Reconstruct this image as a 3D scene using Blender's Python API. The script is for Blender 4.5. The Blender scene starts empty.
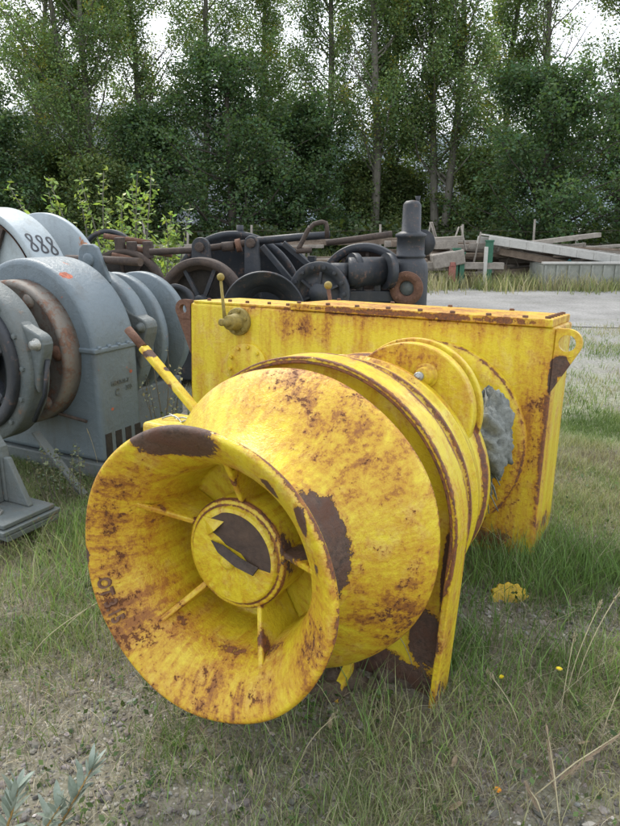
import bpy, math, random
import numpy as np
from mathutils import Vector, Matrix
S = bpy.context.scene
COL = S.collection
PI = math.pi
R = math.radians
rs = np.random.RandomState(7)
random.seed(5)

# ------------------------------------------------------------------ camera
FPX, PITCH, CAMZ = 682.2, R(15.457), 1.5
cam = bpy.data.cameras.new('camera'); camo = bpy.data.objects.new('camera', cam); COL.objects.link(camo)
cam.sensor_fit = 'VERTICAL'; cam.sensor_height = 36; cam.lens = FPX * 36 / 826
cam.clip_start = .05; cam.clip_end = 6000
camo.location = (0, 0, CAMZ); camo.rotation_euler = (PI / 2 - PITCH, 0, 0)
S.camera = camo

def at(px, py, Y):
    """point of the world seen at photo pixel px,py at forward distance Y"""
    cx = (px - 310) / FPX; cy = -(py - 413) / FPX
    d = Vector((cx, math.cos(PITCH) + cy * math.sin(PITCH), -math.sin(PITCH) + cy * math.cos(PITCH)))
    return Vector((0, 0, CAMZ)) + d * (Y / d.y)

def ground_at(px, py):
    cx = (px - 310) / FPX; cy = -(py - 413) / FPX
    d = Vector((cx, math.cos(PITCH) + cy * math.sin(PITCH), -math.sin(PITCH) + cy * math.cos(PITCH)))
    return Vector((0, 0, CAMZ)) + d * (-CAMZ / d.z)

# ------------------------------------------------------------------ noise (for layout)
_tab = np.random.RandomState(3).rand(256, 256)
def vnoise(x, y):
    x = np.asarray(x, float); y = np.asarray(y, float)
    xi = np.floor(x).astype(int); yi = np.floor(y).astype(int); fx = x - xi; fy = y - yi
    fx = fx * fx * (3 - 2 * fx); fy = fy * fy * (3 - 2 * fy)
    a = _tab[xi & 255, yi & 255]; b = _tab[(xi + 1) & 255, yi & 255]; c = _tab[xi & 255, (yi + 1) & 255]; d = _tab[(xi + 1) & 255, (yi + 1) & 255]
    return (a * (1 - fx) + b * fx) * (1 - fy) + (c * (1 - fx) + d * fx) * fy
def fbm(x, y, o=4):
    s = 0; a = .5
    for i in range(o):
        s = s + a * vnoise(x * 2 ** i + 17 * i, y * 2 ** i + 5 * i); a *= .5
    return s / (1 - .5 ** o)
def gz(x, y):
    x = np.asarray(x, float); y = np.asarray(y, float)
    near = np.clip((8.5 - np.hypot(x, y)) / 3, 0, 1)
    return near * ((fbm(x * 1.1 + 9, y * 1.1 + 4, 3) - .5) * .07 + (fbm(x * 6, y * 6, 3) - .5) * .03)

# ------------------------------------------------------------------ mesh helpers
class MB:
    def __init__(s): s.v = []; s.f = []; s.sm = []
    def add(s, vs, fs, smooth=False):
        o = len(s.v); s.v += [Vector(v) for v in vs]
        for f in fs: s.f.append([i + o for i in f]); s.sm.append(smooth)
        return s
    def box(s, c, d, rot=None):
        c = Vector(c); hx, hy, hz = d[0] / 2, d[1] / 2, d[2] / 2
        vs = [Vector((x, y, z)) for x in (-hx, hx) for y in (-hy, hy) for z in (-hz, hz)]
        if rot is not None: vs = [rot @ v for v in vs]
        return s.add([v + c for v in vs], [(0, 1, 3, 2), (4, 6, 7, 5), (0, 4, 5, 1), (2, 3, 7, 6), (0, 2, 6, 4), (1, 5, 7, 3)])
    def beam(s, a, b, w, h, up=(0, 0, 1)):
        a = Vector(a); b = Vector(b); d = (b - a).normalized(); sd = d.cross(Vector(up)).normalized(); u = sd.cross(d)
        vs = []
        for p in (a, b):
            for x, y in ((-1, -1), (1, -1), (1, 1), (-1, 1)): vs.append(p + sd * x * w / 2 + u * y * h / 2)
        return s.add(vs, [(0, 3, 2, 1), (4, 5, 6, 7), (0, 1, 5, 4), (1, 2, 6, 5), (2, 3, 7, 6), (3, 0, 4, 7)])
    def tube(s, pts, rad, n=12, cap=True):
        pts = [Vector(p) for p in pts]
        if not hasattr(rad, '__len__'): rad = [rad] * len(pts)
        rings = []; pu = None
        for i, p in enumerate(pts):
            d = (pts[min(i + 1, len(pts) - 1)] - pts[max(i - 1, 0)]).normalized()
            if pu is None: pu = d.orthogonal().normalized()
            u = (pu - d * pu.dot(d)).normalized(); pu = u; w = d.cross(u)
            rings.append([p + (u * math.cos(2 * PI * k / n) + w * math.sin(2 * PI * k / n)) * rad[i] for k in range(n)])
        o = len(s.v)
        for r in rings: s.v += r
        for i in range(len(pts) - 1):
            for k in range(n):
                s.f.append([o + i * n + k, o + i * n + (k + 1) % n, o + (i + 1) * n + (k + 1) % n, o + (i + 1) * n + k]); s.sm.append(True)
        if cap:
            s.f.append([o + k for k in range(n)][::-1]); s.sm.append(False)
            s.f.append([o + (len(pts) - 1) * n + k for k in range(n)]); s.sm.append(False)
        return s
    def lathe(s, prof, c, ax, n=96, up=None, smooth=True, a0=0, a1=2 * PI, closed=False):
        """prof: (dist along ax, radius)"""
        c = Vector(c); ax = Vector(ax).normalized(); u = Vector(up) if up else (Vector((0, 0, 1)) if abs(ax.z) < .9 else Vector((1, 0, 0)))
        u = (u - ax * u.dot(ax)).normalized(); w = ax.cross(u)
        full = abs(a1 - a0 - 2 * PI) < 1e-6; m = n if full else n + 1; o = len(s.v)
        for (d, r) in prof:
            for k in range(m):
                a = a0 + (a1 - a0) * k / n; s.v.append(c + ax * d + (u * math.cos(a) + w * math.sin(a)) * max(r, 1e-4))
        L = len(prof)
        for i in range(L if closed else L - 1):
            j = (i + 1) % L
            for k in range(n):
                k2 = (k + 1) % m
                s.f.append([o + i * m + k, o + j * m + k, o + j * m + k2, o + i * m + k2]); s.sm.append(smooth)
        if closed and not full:
            s.f.append([o + i * m for i in range(L)][::-1]); s.f.append([o + i * m + m - 1 for i in range(L)]); s.sm += [False, False]
        return s
    def prism(s, poly, o, ex, ey, en, th):
        """extrude 2D outline (x,y) in frame by th along en; holes not supported"""
        o = Vector(o); ex = Vector(ex); ey = Vector(ey); en = Vector(en); n = len(poly)
        a = [o + ex * x + ey * y for x, y in poly]; b = [p + en * th for p in a]
        fs = [list(range(n))[::-1], [n + i for i in range(n)]] + [[i, (i + 1) % n, n + (i + 1) % n, n + i] for i in range(n)]
        return s.add(a + b, fs)
    def ringplate(s, outer, inner, o, ex, ey, en, th):
        """outer & inner outlines with same count -> plate with a hole"""
        o = Vector(o); ex = Vector(ex); ey = Vector(ey); en = Vector(en); n = len(outer)
        L = [[o + ex * x + ey * y + en * h for x, y in P] for h in (0, th) for P in (outer, inner)]
        vs = L[0] + L[1] + L[2] + L[3]; fs = []
        for i in range(n):
            j = (i + 1) % n
            fs += [[i, j, n + j, n + i], [2 * n + i, 3 * n + i, 3 * n + j, 2 * n + j], [i, 2 * n + i, 2 * n + j, j], [n + i, n + j, 3 * n + j, 3 * n + i]]
        return s.add(vs, fs)
    def sphere(s, c, r, n=14):
        prof = [(-math.cos(PI * i / n) * r, math.sin(PI * i / n) * r) for i in range(n + 1)]
        return s.lathe(prof, c, (0, 0, 1), n=n * 2)
    def build(s, name, mat, parent=None, bevel=0, seg=2, M=None):
        me = bpy.data.meshes.new(name); me.from_pydata([tuple(v) for v in s.v], [], s.f)
        me.polygons.foreach_set('use_smooth', s.sm); me.validate(); me.update()
        import bmesh
        bm = bmesh.new(); bm.from_mesh(me)
        bmesh.ops.remove_doubles(bm, verts=bm.verts, dist=1e-5)
        bmesh.ops.recalc_face_normals(bm, faces=bm.faces); bm.to_mesh(me); bm.free()
        ob = bpy.data.objects.new(name, me); COL.objects.link(ob); me.materials.append(mat)
        if parent: ob.parent = parent
        if M is not None: ob.matrix_world = M
        if bevel:
            b = ob.modifiers.new('bevel', 'BEVEL'); b.width = bevel; b.segments = seg; b.limit_method = 'ANGLE'; b.angle_limit = R(35); b.harden_normals = False
        for p in me.polygons: pass
        return ob

def shade_auto(ob, ang=35):
    me = ob.data
    me.polygons.foreach_set('use_smooth', [True] * len(me.polygons))
    me.set_sharp_from_angle(angle=R(ang))
    return ob

def np_mesh(name, V, F, mat, col=None, parent=None, smooth=False):
    me = bpy.data.meshes.new(name); V = np.asarray(V, np.float32); F = np.asarray(F, np.int32)
    me.vertices.add(len(V)); me.vertices.foreach_set('co', V.ravel())
    k = F.shape[1]
    me.loops.add(F.size); me.loops.foreach_set('vertex_index', F.ravel())
    me.polygons.add(len(F)); me.polygons.foreach_set('loop_start', np.arange(len(F), dtype=np.int32) * k)
    me.polygons.foreach_set('loop_total', np.full(len(F), k, np.int32))
    me.polygons.foreach_set('use_smooth', np.full(len(F), smooth))
    me.update(calc_edges=True)
    if col is not None:
        a = me.color_attributes.new('Col', 'FLOAT_COLOR', 'POINT')
        c = np.ones((len(V), 4), np.float32); c[:, :3] = col; a.data.foreach_set('color', c.ravel())
    ob = bpy.data.objects.new(name, me); COL.objects.link(ob); me.materials.append(mat)
    if parent: ob.parent = parent
    return ob

def tag(o, label=None, cat=None, group=None, kind=None):
    if label: o['label'] = label
    if cat: o['category'] = cat
    if group: o['group'] = group
    if kind: o['kind'] = kind
    return o
def empty(name, loc, rz=0, label=None, cat=None, group=None):
    o = bpy.data.objects.new(name, None); COL.objects.link(o); o.location = loc; o.rotation_euler = (0, 0, rz); o.empty_display_size = .1
    return tag(o, label, cat, group)

# ------------------------------------------------------------------ materials
class NT:
    def __init__(s, name):
        s.m = bpy.data.materials.new(name); s.m.use_nodes = True; s.t = s.m.node_tree; s.t.nodes.clear()
        s.out = s.n('ShaderNodeOutputMaterial'); s.b = s.n('ShaderNodeBsdfPrincipled'); s.l(s.b.outputs[0], s.out.inputs[0])
    def n(s, t, **k):
        x = s.t.nodes.new(t)
        for a, b in k.items(): setattr(x, a, b)
        return x
    def l(s, a, b): s.t.links.new(a, b)
    def setin(s, sock, v):
        if hasattr(v, 'is_output') or isinstance(v, bpy.types.NodeSocket): s.l(v, sock)
        else: sock.default_value = v
    def math(s, op, a, b=0.0, c=None, clamp=False):
        x = s.n('ShaderNodeMath', operation=op); x.use_clamp = clamp
        s.setin(x.inputs[0], a); s.setin(x.inputs[1], b)
        if c is not None: s.setin(x.inputs[2], c)
        return x.outputs[0]
    def vm(s, op, a, b=(0, 0, 0)):
        x = s.n('ShaderNodeVectorMath', operation=op); s.setin(x.inputs[0], a); s.setin(x.inputs[1], b)
        return x.outputs['Value'] if op == 'LENGTH' else x.outputs[0]
    def noise(s, sc, det=5, ro=.6, vec=None, stretch=None, dist=0):
        x = s.n('ShaderNodeTexNoise'); x.inputs['Scale'].default_value = sc; x.inputs['Detail'].default_value = det; x.inputs['Roughness'].default_value = ro
        x.inputs['Distortion'].default_value = dist
        v = vec if vec is not None else s.obj()
        if stretch: v = s.vm('MULTIPLY', v, stretch)
        s.l(v, x.inputs['Vector']); return x.outputs['Fac']
    def obj(s):
        if not hasattr(s, '_tc'): s._tc = s.n('ShaderNodeTexCoord')
        return s._tc.outputs['Object']
    def ramp(s, f, lo, hi):
        x = s.n('ShaderNodeMapRange'); x.inputs['From Min'].default_value = lo; x.inputs['From Max'].default_value = hi; x.clamp = True
        s.l(f, x.inputs['Value']); return x.outputs[0]
    def mix(s, f, a, b):
        x = s.n('ShaderNodeMix', data_type='RGBA')
        s.setin(x.inputs[0], f)
        for sock, v in ((x.inputs[6], a), (x.inputs[7], b)):
            if isinstance(v, (tuple, list)): sock.default_value = (*v[:3], 1)
            else: s.l(v, sock)
        return x.outputs[2]
    def bump(s, h, d, st=1.0, prev=None):
        x = s.n('ShaderNodeBump'); x.inputs['Distance'].default_value = d; x.inputs['Strength'].default_value = st; s.l(h, x.inputs['Height'])
        if prev is not None: s.l(prev, x.inputs['Normal'])
        return x.outputs[0]
    def fin(s, col, rough, nrm=None, metal=0, spec=.5):
        s.setin(s.b.inputs['Base Color'], (*col[:3], 1) if isinstance(col, (tuple, list)) else col)
        s.setin(s.b.inputs['Roughness'], rough); s.b.inputs['Metallic'].default_value = metal; s.b.inputs['Specular IOR Level'].default_value = spec
        if nrm is not None: s.l(nrm, s.b.inputs['Normal'])
        return s.m

def m_winch(name='rusty_yellow_paint', radial=False):
    """chipped, rust-stained yellow paint; the bare patches sit where the photographed winch has lost its paint, and rings paint in the shaded gap behind the head"""
    s = NT(name); P = s.obj()
    sep = s.n('ShaderNodeSeparateXYZ'); s.l(P, sep.inputs[0]); X, Y, Z = sep.outputs
    z0 = s.math('SUBTRACT', Z, .5); rad = s.math('SQRT', s.math('ADD', s.math('MULTIPLY', X, X), s.math('MULTIPLY', z0, z0)))
    nM = s.noise(8, 6, .70, dist=.5); nS = s.noise(58, 4, .78)
    if radial:                                   # rust run along the metal from the hub outwards / along the barrel
        cmb = s.n('ShaderNodeCombineXYZ'); rr = s.math('ADD', rad, .05)
        s.l(s.math('MULTIPLY', s.math('DIVIDE', X, rr), 6.5), cmb.inputs[0]); s.l(s.math('MULTIPLY', s.math('DIVIDE', z0, rr), 6.5), cmb.inputs[1]); s.l(s.math('ADD', s.math('MULTIPLY', rad, 6.0), s.math('MULTIPLY', Y, 2.5)), cmb.inputs[2])
        streak = s.noise(1.3, 5, .72, vec=cmb.outputs[0])
    else: streak = s.noise(1, 5, .68, stretch=(15, 15, 1.8))
    def spot(c, r):
        d = s.vm('LENGTH', s.vm('DIVIDE', s.vm('SUBTRACT', P, c), r)); return s.math('SUBTRACT', 1.0, d, clamp=True)
    def ring(Rr, y, wr, wy):
        a = s.math('DIVIDE', s.math('SUBTRACT', rad, Rr), wr); b = s.math('DIVIDE', s.math('SUBTRACT', Y, y), wy)
        return s.math('SUBTRACT', 1.0, s.math('SQRT', s.math('ADD', s.math('MULTIPLY', a, a), s.math('MULTIPLY', b, b))), clamp=True)
    def mx(L):
        o = L[0]
        for q in L[1:]: o = s.math('MAXIMUM', o, q)
        return o
    hd = lambda y: (y < -1.25) == radial
    peel = mx([spot(c, r) for c, r in PEEL if hd(c[1])])
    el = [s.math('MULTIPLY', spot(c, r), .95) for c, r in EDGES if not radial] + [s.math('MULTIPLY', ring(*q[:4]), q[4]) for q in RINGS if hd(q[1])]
    edge = mx(el); rust_z = mx([spot(c, r) for c, r in RUSTY if hd(c[1] - .01)])
    ragg = s.math('ADD', s.math('MULTIPLY', s.math('SUBTRACT', nM, .5), 1.0), s.math('MULTIPLY', s.math('SUBTRACT', nS, .5), .6))
    pm = s.ramp(s.math('ADD', peel, s.math('MULTIPLY', ragg, .75)), .30, .32)
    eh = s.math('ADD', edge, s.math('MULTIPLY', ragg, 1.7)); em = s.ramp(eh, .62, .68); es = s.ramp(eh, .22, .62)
    fine = s.math('ADD', s.math('MULTIPLY', nS, .55), s.math('MULTIPLY', nM, .45))
    chips = s.ramp(s.math('ADD', fine, s.math('MULTIPLY', rust_z, .12)), .655, .68)
    st = s.math('ADD', s.math('ADD', s.math('MULTIPLY', nM, .34), s.math('MULTIPLY', nS, .40)), s.math('MULTIPLY', streak, .42))
    wash = s.ramp(s.math('ADD', s.math('ADD', s.math('MULTIPLY', streak, .55), s.math('MULTIPLY', nM, .45)), s.math('MULTIPLY', rust_z, .22)), .47, .68)
    st = s.math('ADD', st, s.math('MULTIPLY', rust_z, .18))
    stain = s.ramp(st, .56, .73); stain2 = s.ramp(st, .69, .78)
    yel = s.mix(s.ramp(streak, .32, .68), (.66, .53, .032), (.57, .43, .020))
    yel = s.mix(s.ramp(nM, .52, .74), yel, (.72, .62, .18))
    yel = s.mix(s.math('MULTIPLY', wash, .42), yel, (.60, .31, .012))
    c = s.mix(s.math('MULTIPLY', stain, .75), yel, (.42, .165, .014))
    c = s.mix(s.math('MULTIPLY', stain2, .85), c, (.21, .070, .018))
    c = s.mix(s.math('MULTIPLY', es, .65), c, (.38, .14, .018))
    dark = s.mix(s.ramp(nS, .35, .65), (.042, .028, .022), (.13, .080, .055))
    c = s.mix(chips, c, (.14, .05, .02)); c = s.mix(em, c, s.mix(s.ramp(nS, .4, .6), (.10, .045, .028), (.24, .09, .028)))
    pw_ = s.math('ADD', peel, s.math('MULTIPLY', ragg, .75)); c = s.mix(s.math('MULTIPLY', s.ramp(pw_, .16, .30), .7), c, (.40, .17, .025)); c = s.mix(pm, c, s.mix(s.ramp(nM, .42, .62), dark, (.10, .048, .03)))
    bare = s.math('MAXIMUM', pm, s.math('MAXIMUM', em, chips))
    rough = s.math('ADD', s.math('ADD', .29, s.math('MULTIPLY', stain, .3)), s.math('MULTIPLY', bare, .3))
    h = s.math('ADD', s.math('MULTIPLY', bare, -.0030), s.math('ADD', s.math('MULTIPLY', nS, .0034), s.math('MULTIPLY', nM, .0035)))
    return s.fin(c, rough, s.bump(h, 1.0, 1), spec=.45)

def m_paint(name, base, base2, rust=(.16, .06, .025), lo=.66, hi=.7, rough=.5, spots=(), bmp=.003, dirt=(.12, .11, .09), dirtamt=.35, sc=1.0, spec=.4):
    s = NT(name); nL = s.noise(2.2 * sc, 4, .6); nM = s.noise(8 * sc, 7, .66, dist=.3); nS = s.noise(36 * sc, 6, .7); st = s.noise(1.2, 5, .6, stretch=(10 * sc, 10 * sc, 1.2 * sc))
    c = s.mix(s.ramp(nL, .3, .7), base, base2)
    c = s.mix(s.math('MULTIPLY', s.ramp(s.math('ADD', s.math('MULTIPLY', nM, .5), s.math('MULTIPLY', st, .5)), .5, .72), dirtamt), c, dirt)
    f = s.math('ADD', s.math('MULTIPLY', nM, .55), s.math('MULTIPLY', nS, .45))
    mk = s.ramp(f, lo, hi)
    for ce, r in spots:
        d = s.math('SUBTRACT', 1.0, s.vm('LENGTH', s.vm('DIVIDE', s.vm('SUBTRACT', s.obj(), ce), r)), clamp=True)
        mk = s.math('MAXIMUM', mk, s.ramp(s.math('ADD', d, s.math('MULTIPLY', s.math('SUBTRACT', f, .5), 1.6)), .35, .42))
    c = s.mix(mk, c, s.mix(s.ramp(nS, .4, .6), rust, tuple(min(1, q * 2.2) for q in rust)))
    r_ = s.math('ADD', rough, s.math('MULTIPLY', mk, .3))
    n = s.bump(nS, bmp, 1, s.bump(nM, bmp * 2.2, .7))
    return s.fin(c, r_, n, spec=spec)

def m_simple(name, a, b, sc=12, rough=.7, bmp=.003, det=6, stretch=None, spec=.4, metal=0):
    s = NT(name); n = s.noise(sc, det, .65, stretch=stretch); n2 = s.noise(sc * 5, 4, .6, stretch=stretch)
    c = s.mix(s.ramp(s.math('ADD', s.math('MULTIPLY', n, .65), s.math('MULTIPLY', n2, .35)), .36, .64), a, b)
    return s.fin(c, rough, s.bump(n2, bmp, 1, s.bump(n, bmp * 2, .6)) if bmp else None, spec=spec, metal=metal)

def m_leaf(name, trans=.35, rough=.5, tint=(1.2, 1.25, .55), spec=.3):
    s = NT(name); a = s.n('ShaderNodeAttribute', attribute_name='Col'); s.fin(a.outputs['Color'], rough, spec=spec)
    if trans:
        t = s.n('ShaderNodeBsdfTranslucent'); mu = s.vm('MULTIPLY', a.outputs['Color'], tint); s.l(mu, t.inputs['Color'])
        m = s.n('ShaderNodeMixShader'); m.inputs[0].default_value = trans; s.l(s.b.outputs[0], m.inputs[1]); s.l(t.outputs[0], m.inputs[2]); s.l(m.outputs[0], s.out.inputs[0])
    return s.m

# bare / rust patches and the painted gap shade, in winch coordinates (x across, y away from camera, z up)
PEEL = [((-.09, -1.79, .875), (.22, .16, .105)), ((.285, -1.61, .57), (.20, .12, .29)), ((-.375, -1.80, .29), (.03, .05, .08)), ((-.40, -1.8, .47), (.03, .05, .05)),
        ((.20, -1.75, .80), (.045, .06, .09)), ((.345, -1.76, .62), (.035, .05, .08)), ((.30, -1.80, .72), (.03, .05, .06)),
        ((.43, -1.19, .13), (.09, .10, .16)), ((.15, -1.19, -.03), (.60, .10, .13)),
        ((.58, 0, .905), (.06, .06, .07)), ((.555, 0, .84), (.03, .05, .10)),
        ((.36, -.06, .14), (.20, .05, .05)), ((.485, -1.17, .36), (.03, .09, .22)), ((-1.22, -.6, .855), (.05, .05, .03)), ((-1.08, -.6, .70), (.03, .05, .05)), ((-1.13, -.57, .79), (.02, .05, .05)), ((.40, -.98, .25), (.05, .09, .12))]
EDGES = [((.55, 0, .5), (.045, .045, .8)), ((.55, .464, .5), (.05, .05, .8)), ((-.45, 0, 1.069), (1.2, .028, .022)), ((-1.45, 0, .5), (.02, .02, .7)),
         ((-.12, -.012, 1.085), (1.6, .05, .035)), ((-.12, .49, 1.09), (1.6, .03, .03)), ((-.45, .22, 1.115), (1.0, .30, .02)), ((.49, -1.17, .2), (.03, .10, .4)), ((.55, .2, .1), (.05, .4, .12)), ((.3, 0, .05), (.3, .05, .12)),
         ((-1.5, 0, 1.03), (.10, .06, .12))]
#        radius, y, half width r, half width y, strength
RINGS = [(.406, -1.805, .022, .02, .75), (.494, -1.32, .03, .02, .8), (.52, -1.235, .020, .028, .95), (.501, -1.237, .013, .012, 1.5), (.52, -1.10, .03, .03, 1.1), (.478, -.86, .03, .03, 1.1), (.478, -.72, .03, .04, 1.1), (.497, -.99, .03, .03, 1.1), (.455, -.92, .02, .05, .8),  # ring at the flange's inner edge paints the shadowed gap behind the head
         (.163, -1.630, .016, .016, .95), (.146, -1.640, .008, .010, .9), (.479, -.045, .03, .025, 1.05), (.30, -1.72, .03, .05, .45), (.24, -1.685, .085, .045, .80), (.487, -1.21, .016, .03, 1.0)]  # web ring: chipped paint with the head gap's darkness painted in
RUSTY = [((-.25, -1.78, .28), (.26, .3, .26)), ((.30, -1.45, .85), (.35, .3, .35)), ((-.33, -1.78, .55), (.22, .3, .40)), ((.42, -1.4, .3), (.25, .3, .35)),
         ((.1, -1.75, .12), (.35, .3, .2)), ((.33, -1.75, .35), (.15, .2, .35)), ((.50, 0, .60), (.14, .2, .6)), ((.05, -.8, .98), (.35, .4, .12)), ((-.2, .2, 1.1), (1.6, .5, .15)), ((-.7, 0, 1.0), (.25, .1, .15)),
         ((.3, -.03, .3), (.4, .2, .5)), ((.15, -1.4, .98), (.4, .4, .2))]

M = {}
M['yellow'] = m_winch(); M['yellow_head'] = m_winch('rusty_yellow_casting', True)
M['hubpaint'] = m_paint('hub_yellow_paint', (.56, .44, .025), (.64, .52, .06), rust=(.12, .05, .025), lo=.63, hi=.67, rough=.38, dirt=(.50, .28, .02), dirtamt=.55)
M['dark'] = m_simple('bare_dark_steel', (.05, .035, .028), (.10, .065, .045), 14, .8)
M['black_gap'] = m_simple('gap_black', (.02, .018, .016), (.045, .038, .03), 14, .85)  # near-black; carries the painted shade of the case slots
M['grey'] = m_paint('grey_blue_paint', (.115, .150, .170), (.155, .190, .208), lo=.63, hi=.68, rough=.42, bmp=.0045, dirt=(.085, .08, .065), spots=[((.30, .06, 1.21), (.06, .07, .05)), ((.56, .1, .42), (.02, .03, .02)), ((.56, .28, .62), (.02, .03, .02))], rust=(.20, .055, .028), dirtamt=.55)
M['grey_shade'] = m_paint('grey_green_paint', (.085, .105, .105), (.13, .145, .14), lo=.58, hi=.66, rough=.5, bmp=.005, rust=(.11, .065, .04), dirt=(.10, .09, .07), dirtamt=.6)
M['pale'] = m_paint('pale_grey_paint', (.29, .34, .36), (.37, .42, .43), lo=.67, hi=.71, rough=.45, rust=(.22, .10, .05), dirtamt=.5, spots=[((.56, .62, 1.32), (.16, .2, .14))])
M['band_brown'] = m_paint('scaly_brown_casting', (.15, .13, .11), (.22, .20, .17), lo=.48, hi=.56, rust=(.095, .055, .038), rough=.7, dirtamt=.6)
M['black'] = m_paint('weathered_black_paint', (.016, .019, .023), (.038, .043, .050), lo=.56, hi=.66, rust=(.075, .045, .033), rough=.5, dirt=(.08, .07, .06), dirtamt=.6)
M['brown'] = m_simple('brown_rusted_steel', (.036, .028, .024), (.085, .060, .045), 16, .75)
M['rust'] = m_simple('red_rusted_steel', (.085, .042, .028), (.18, .095, .058), 18, .85)
M['zinc'] = m_simple('dull_zinc', (.30, .31, .29), (.42, .42, .38), 30, .4, metal=.6)
M['brass'] = m_simple('painted_old_brass', (.17, .13, .035), (.30, .23, .05), 60, .6)
M['tarp'] = m_simple('grey_woven_sheeting', (.12, .13, .115), (.25, .265, .235), 55, .6, .004)
M['wood'] = m_simple('weathered_timber', (.17, .15, .125), (.30, .27, .23), 7, .85, .004, stretch=(1, 1, 1))
M['wood2'] = m_simple('brown_old_timber', (.10, .075, .055), (.20, .155, .115), 7, .85, .004)
M['palewood'] = m_simple('bleached_panel', (.36, .35, .32), (.48, .47, .43), 4, .75, .003)
M['concrete'] = m_simple('mossy_grey_panel', (.20, .21, .18), (.32, .33, .29), 3, .85, .004)
M['green_p'] = m_simple('green_painted_steel', (.02, .09, .055), (.04, .14, .08), 8, .6)
M['red_p'] = m_simple('red_painted_steel', (.22, .06, .05), (.30, .13, .10), 8, .6)
M['bark'] = m_simple('grey_bark', (.10, .095, .075), (.19, .175, .14), 5, .9, .02, stretch=(1, 1, .25))
M['bark_dark'] = m_simple('dark_bark', (.045, .038, .03), (.09, .075, .06), 5, .9, .02, stretch=(1, 1, .25))
M['leaf'] = m_leaf('leaves', .45, .42)
M['grassm'] = m_leaf('grass_blades', .30, .5, (1.1, 1.15, .6))
M['straw'] = m_leaf('dry_straw', .2, .7, (1, 1, .9), .15)
M['pebble'] = m_leaf('pebbles', 0, .8)
M['teal'] = m_simple('teal_netting', (.03, .16, .17), (.07, .27, .28), 20, .8)
M['strap'] = m_simple('yellow_strap', (.55, .50, .05), (.65, .6, .12), 20, .7)

# ------------------------------------------------------------------ world and light
w = bpy.data.worlds.new('World'); S.world = w; w.use_nodes = True; nt = w.node_tree; nt.nodes.clear()
SUN_EL, SUN_AZ = R(48), R(-24)      # azimuth measured from +Y towards +X
sky = nt.nodes.new('ShaderNodeTexSky'); sky.sky_type = 'NISHITA'; sky.sun_disc = False; sky.sun_elevation = SUN_EL; sky.sun_rotation = SUN_AZ
sky.air_density = 1.2; sky.dust_density = 3.5; sky.ozone_density = 1
tc = nt.nodes.new('ShaderNodeTexCoord'); cl = nt.nodes.new('ShaderNodeTexNoise'); cl.inputs['Scale'].default_value = 3.2; cl.inputs['Detail'].default_value = 7
mpv = nt.nodes.new('ShaderNodeMapping'); mpv.inputs['Scale'].default_value = (1, 1, 2.2); nt.links.new(tc.outputs['Generated'], mpv.inputs[0]); nt.links.new(mpv.outputs[0], cl.inputs['Vector'])
mr = nt.nodes.new('ShaderNodeMapRange'); mr.inputs['From Min'].default_value = .25; mr.inputs['From Max'].default_value = .55; nt.links.new(cl.outputs['Fac'], mr.inputs['Value'])
mr.inputs['To Min'].default_value = .45; mr.inputs['To Max'].default_value = .95
mxn = nt.nodes.new('ShaderNodeMix'); mxn.data_type = 'RGBA'; nt.links.new(mr.outputs[0], mxn.inputs[0]); nt.links.new(sky.outputs[0], mxn.inputs[6]); mxn.inputs[7].default_value = (8.6, 9.0, 9.8, 1)
bg = nt.nodes.new('ShaderNodeBackground'); bg.inputs['Strength'].default_value = .105; nt.links.new(mxn.outputs[2], bg.inputs[0])
wo = nt.nodes.new('ShaderNodeOutputWorld'); nt.links.new(bg.outputs[0], wo.inputs[0])
sl = bpy.data.lights.new('sun', 'SUN'); sl.energy = 1.5; sl.angle = R(10); sl.color = (1, .95, .87)
so = bpy.data.objects.new('sun', sl); COL.objects.link(so); so.location = (0, 0, 20)
sd = Vector((math.sin(SUN_AZ) * math.cos(SUN_EL), math.cos(SUN_AZ) * math.cos(SUN_EL), math.sin(SUN_EL)))
so.rotation_euler = sd.to_track_quat('Z', 'Y').to_euler()
S.view_settings.view_transform = 'Standard'; S.view_settings.look = 'None'; S.view_settings.gamma = 1; S.view_settings.exposure = 1.05
S.cycles.max_bounces = 6; S.cycles.diffuse_bounces = 3; S.cycles.glossy_bounces = 3; S.cycles.transmission_bounces = 3

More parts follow.
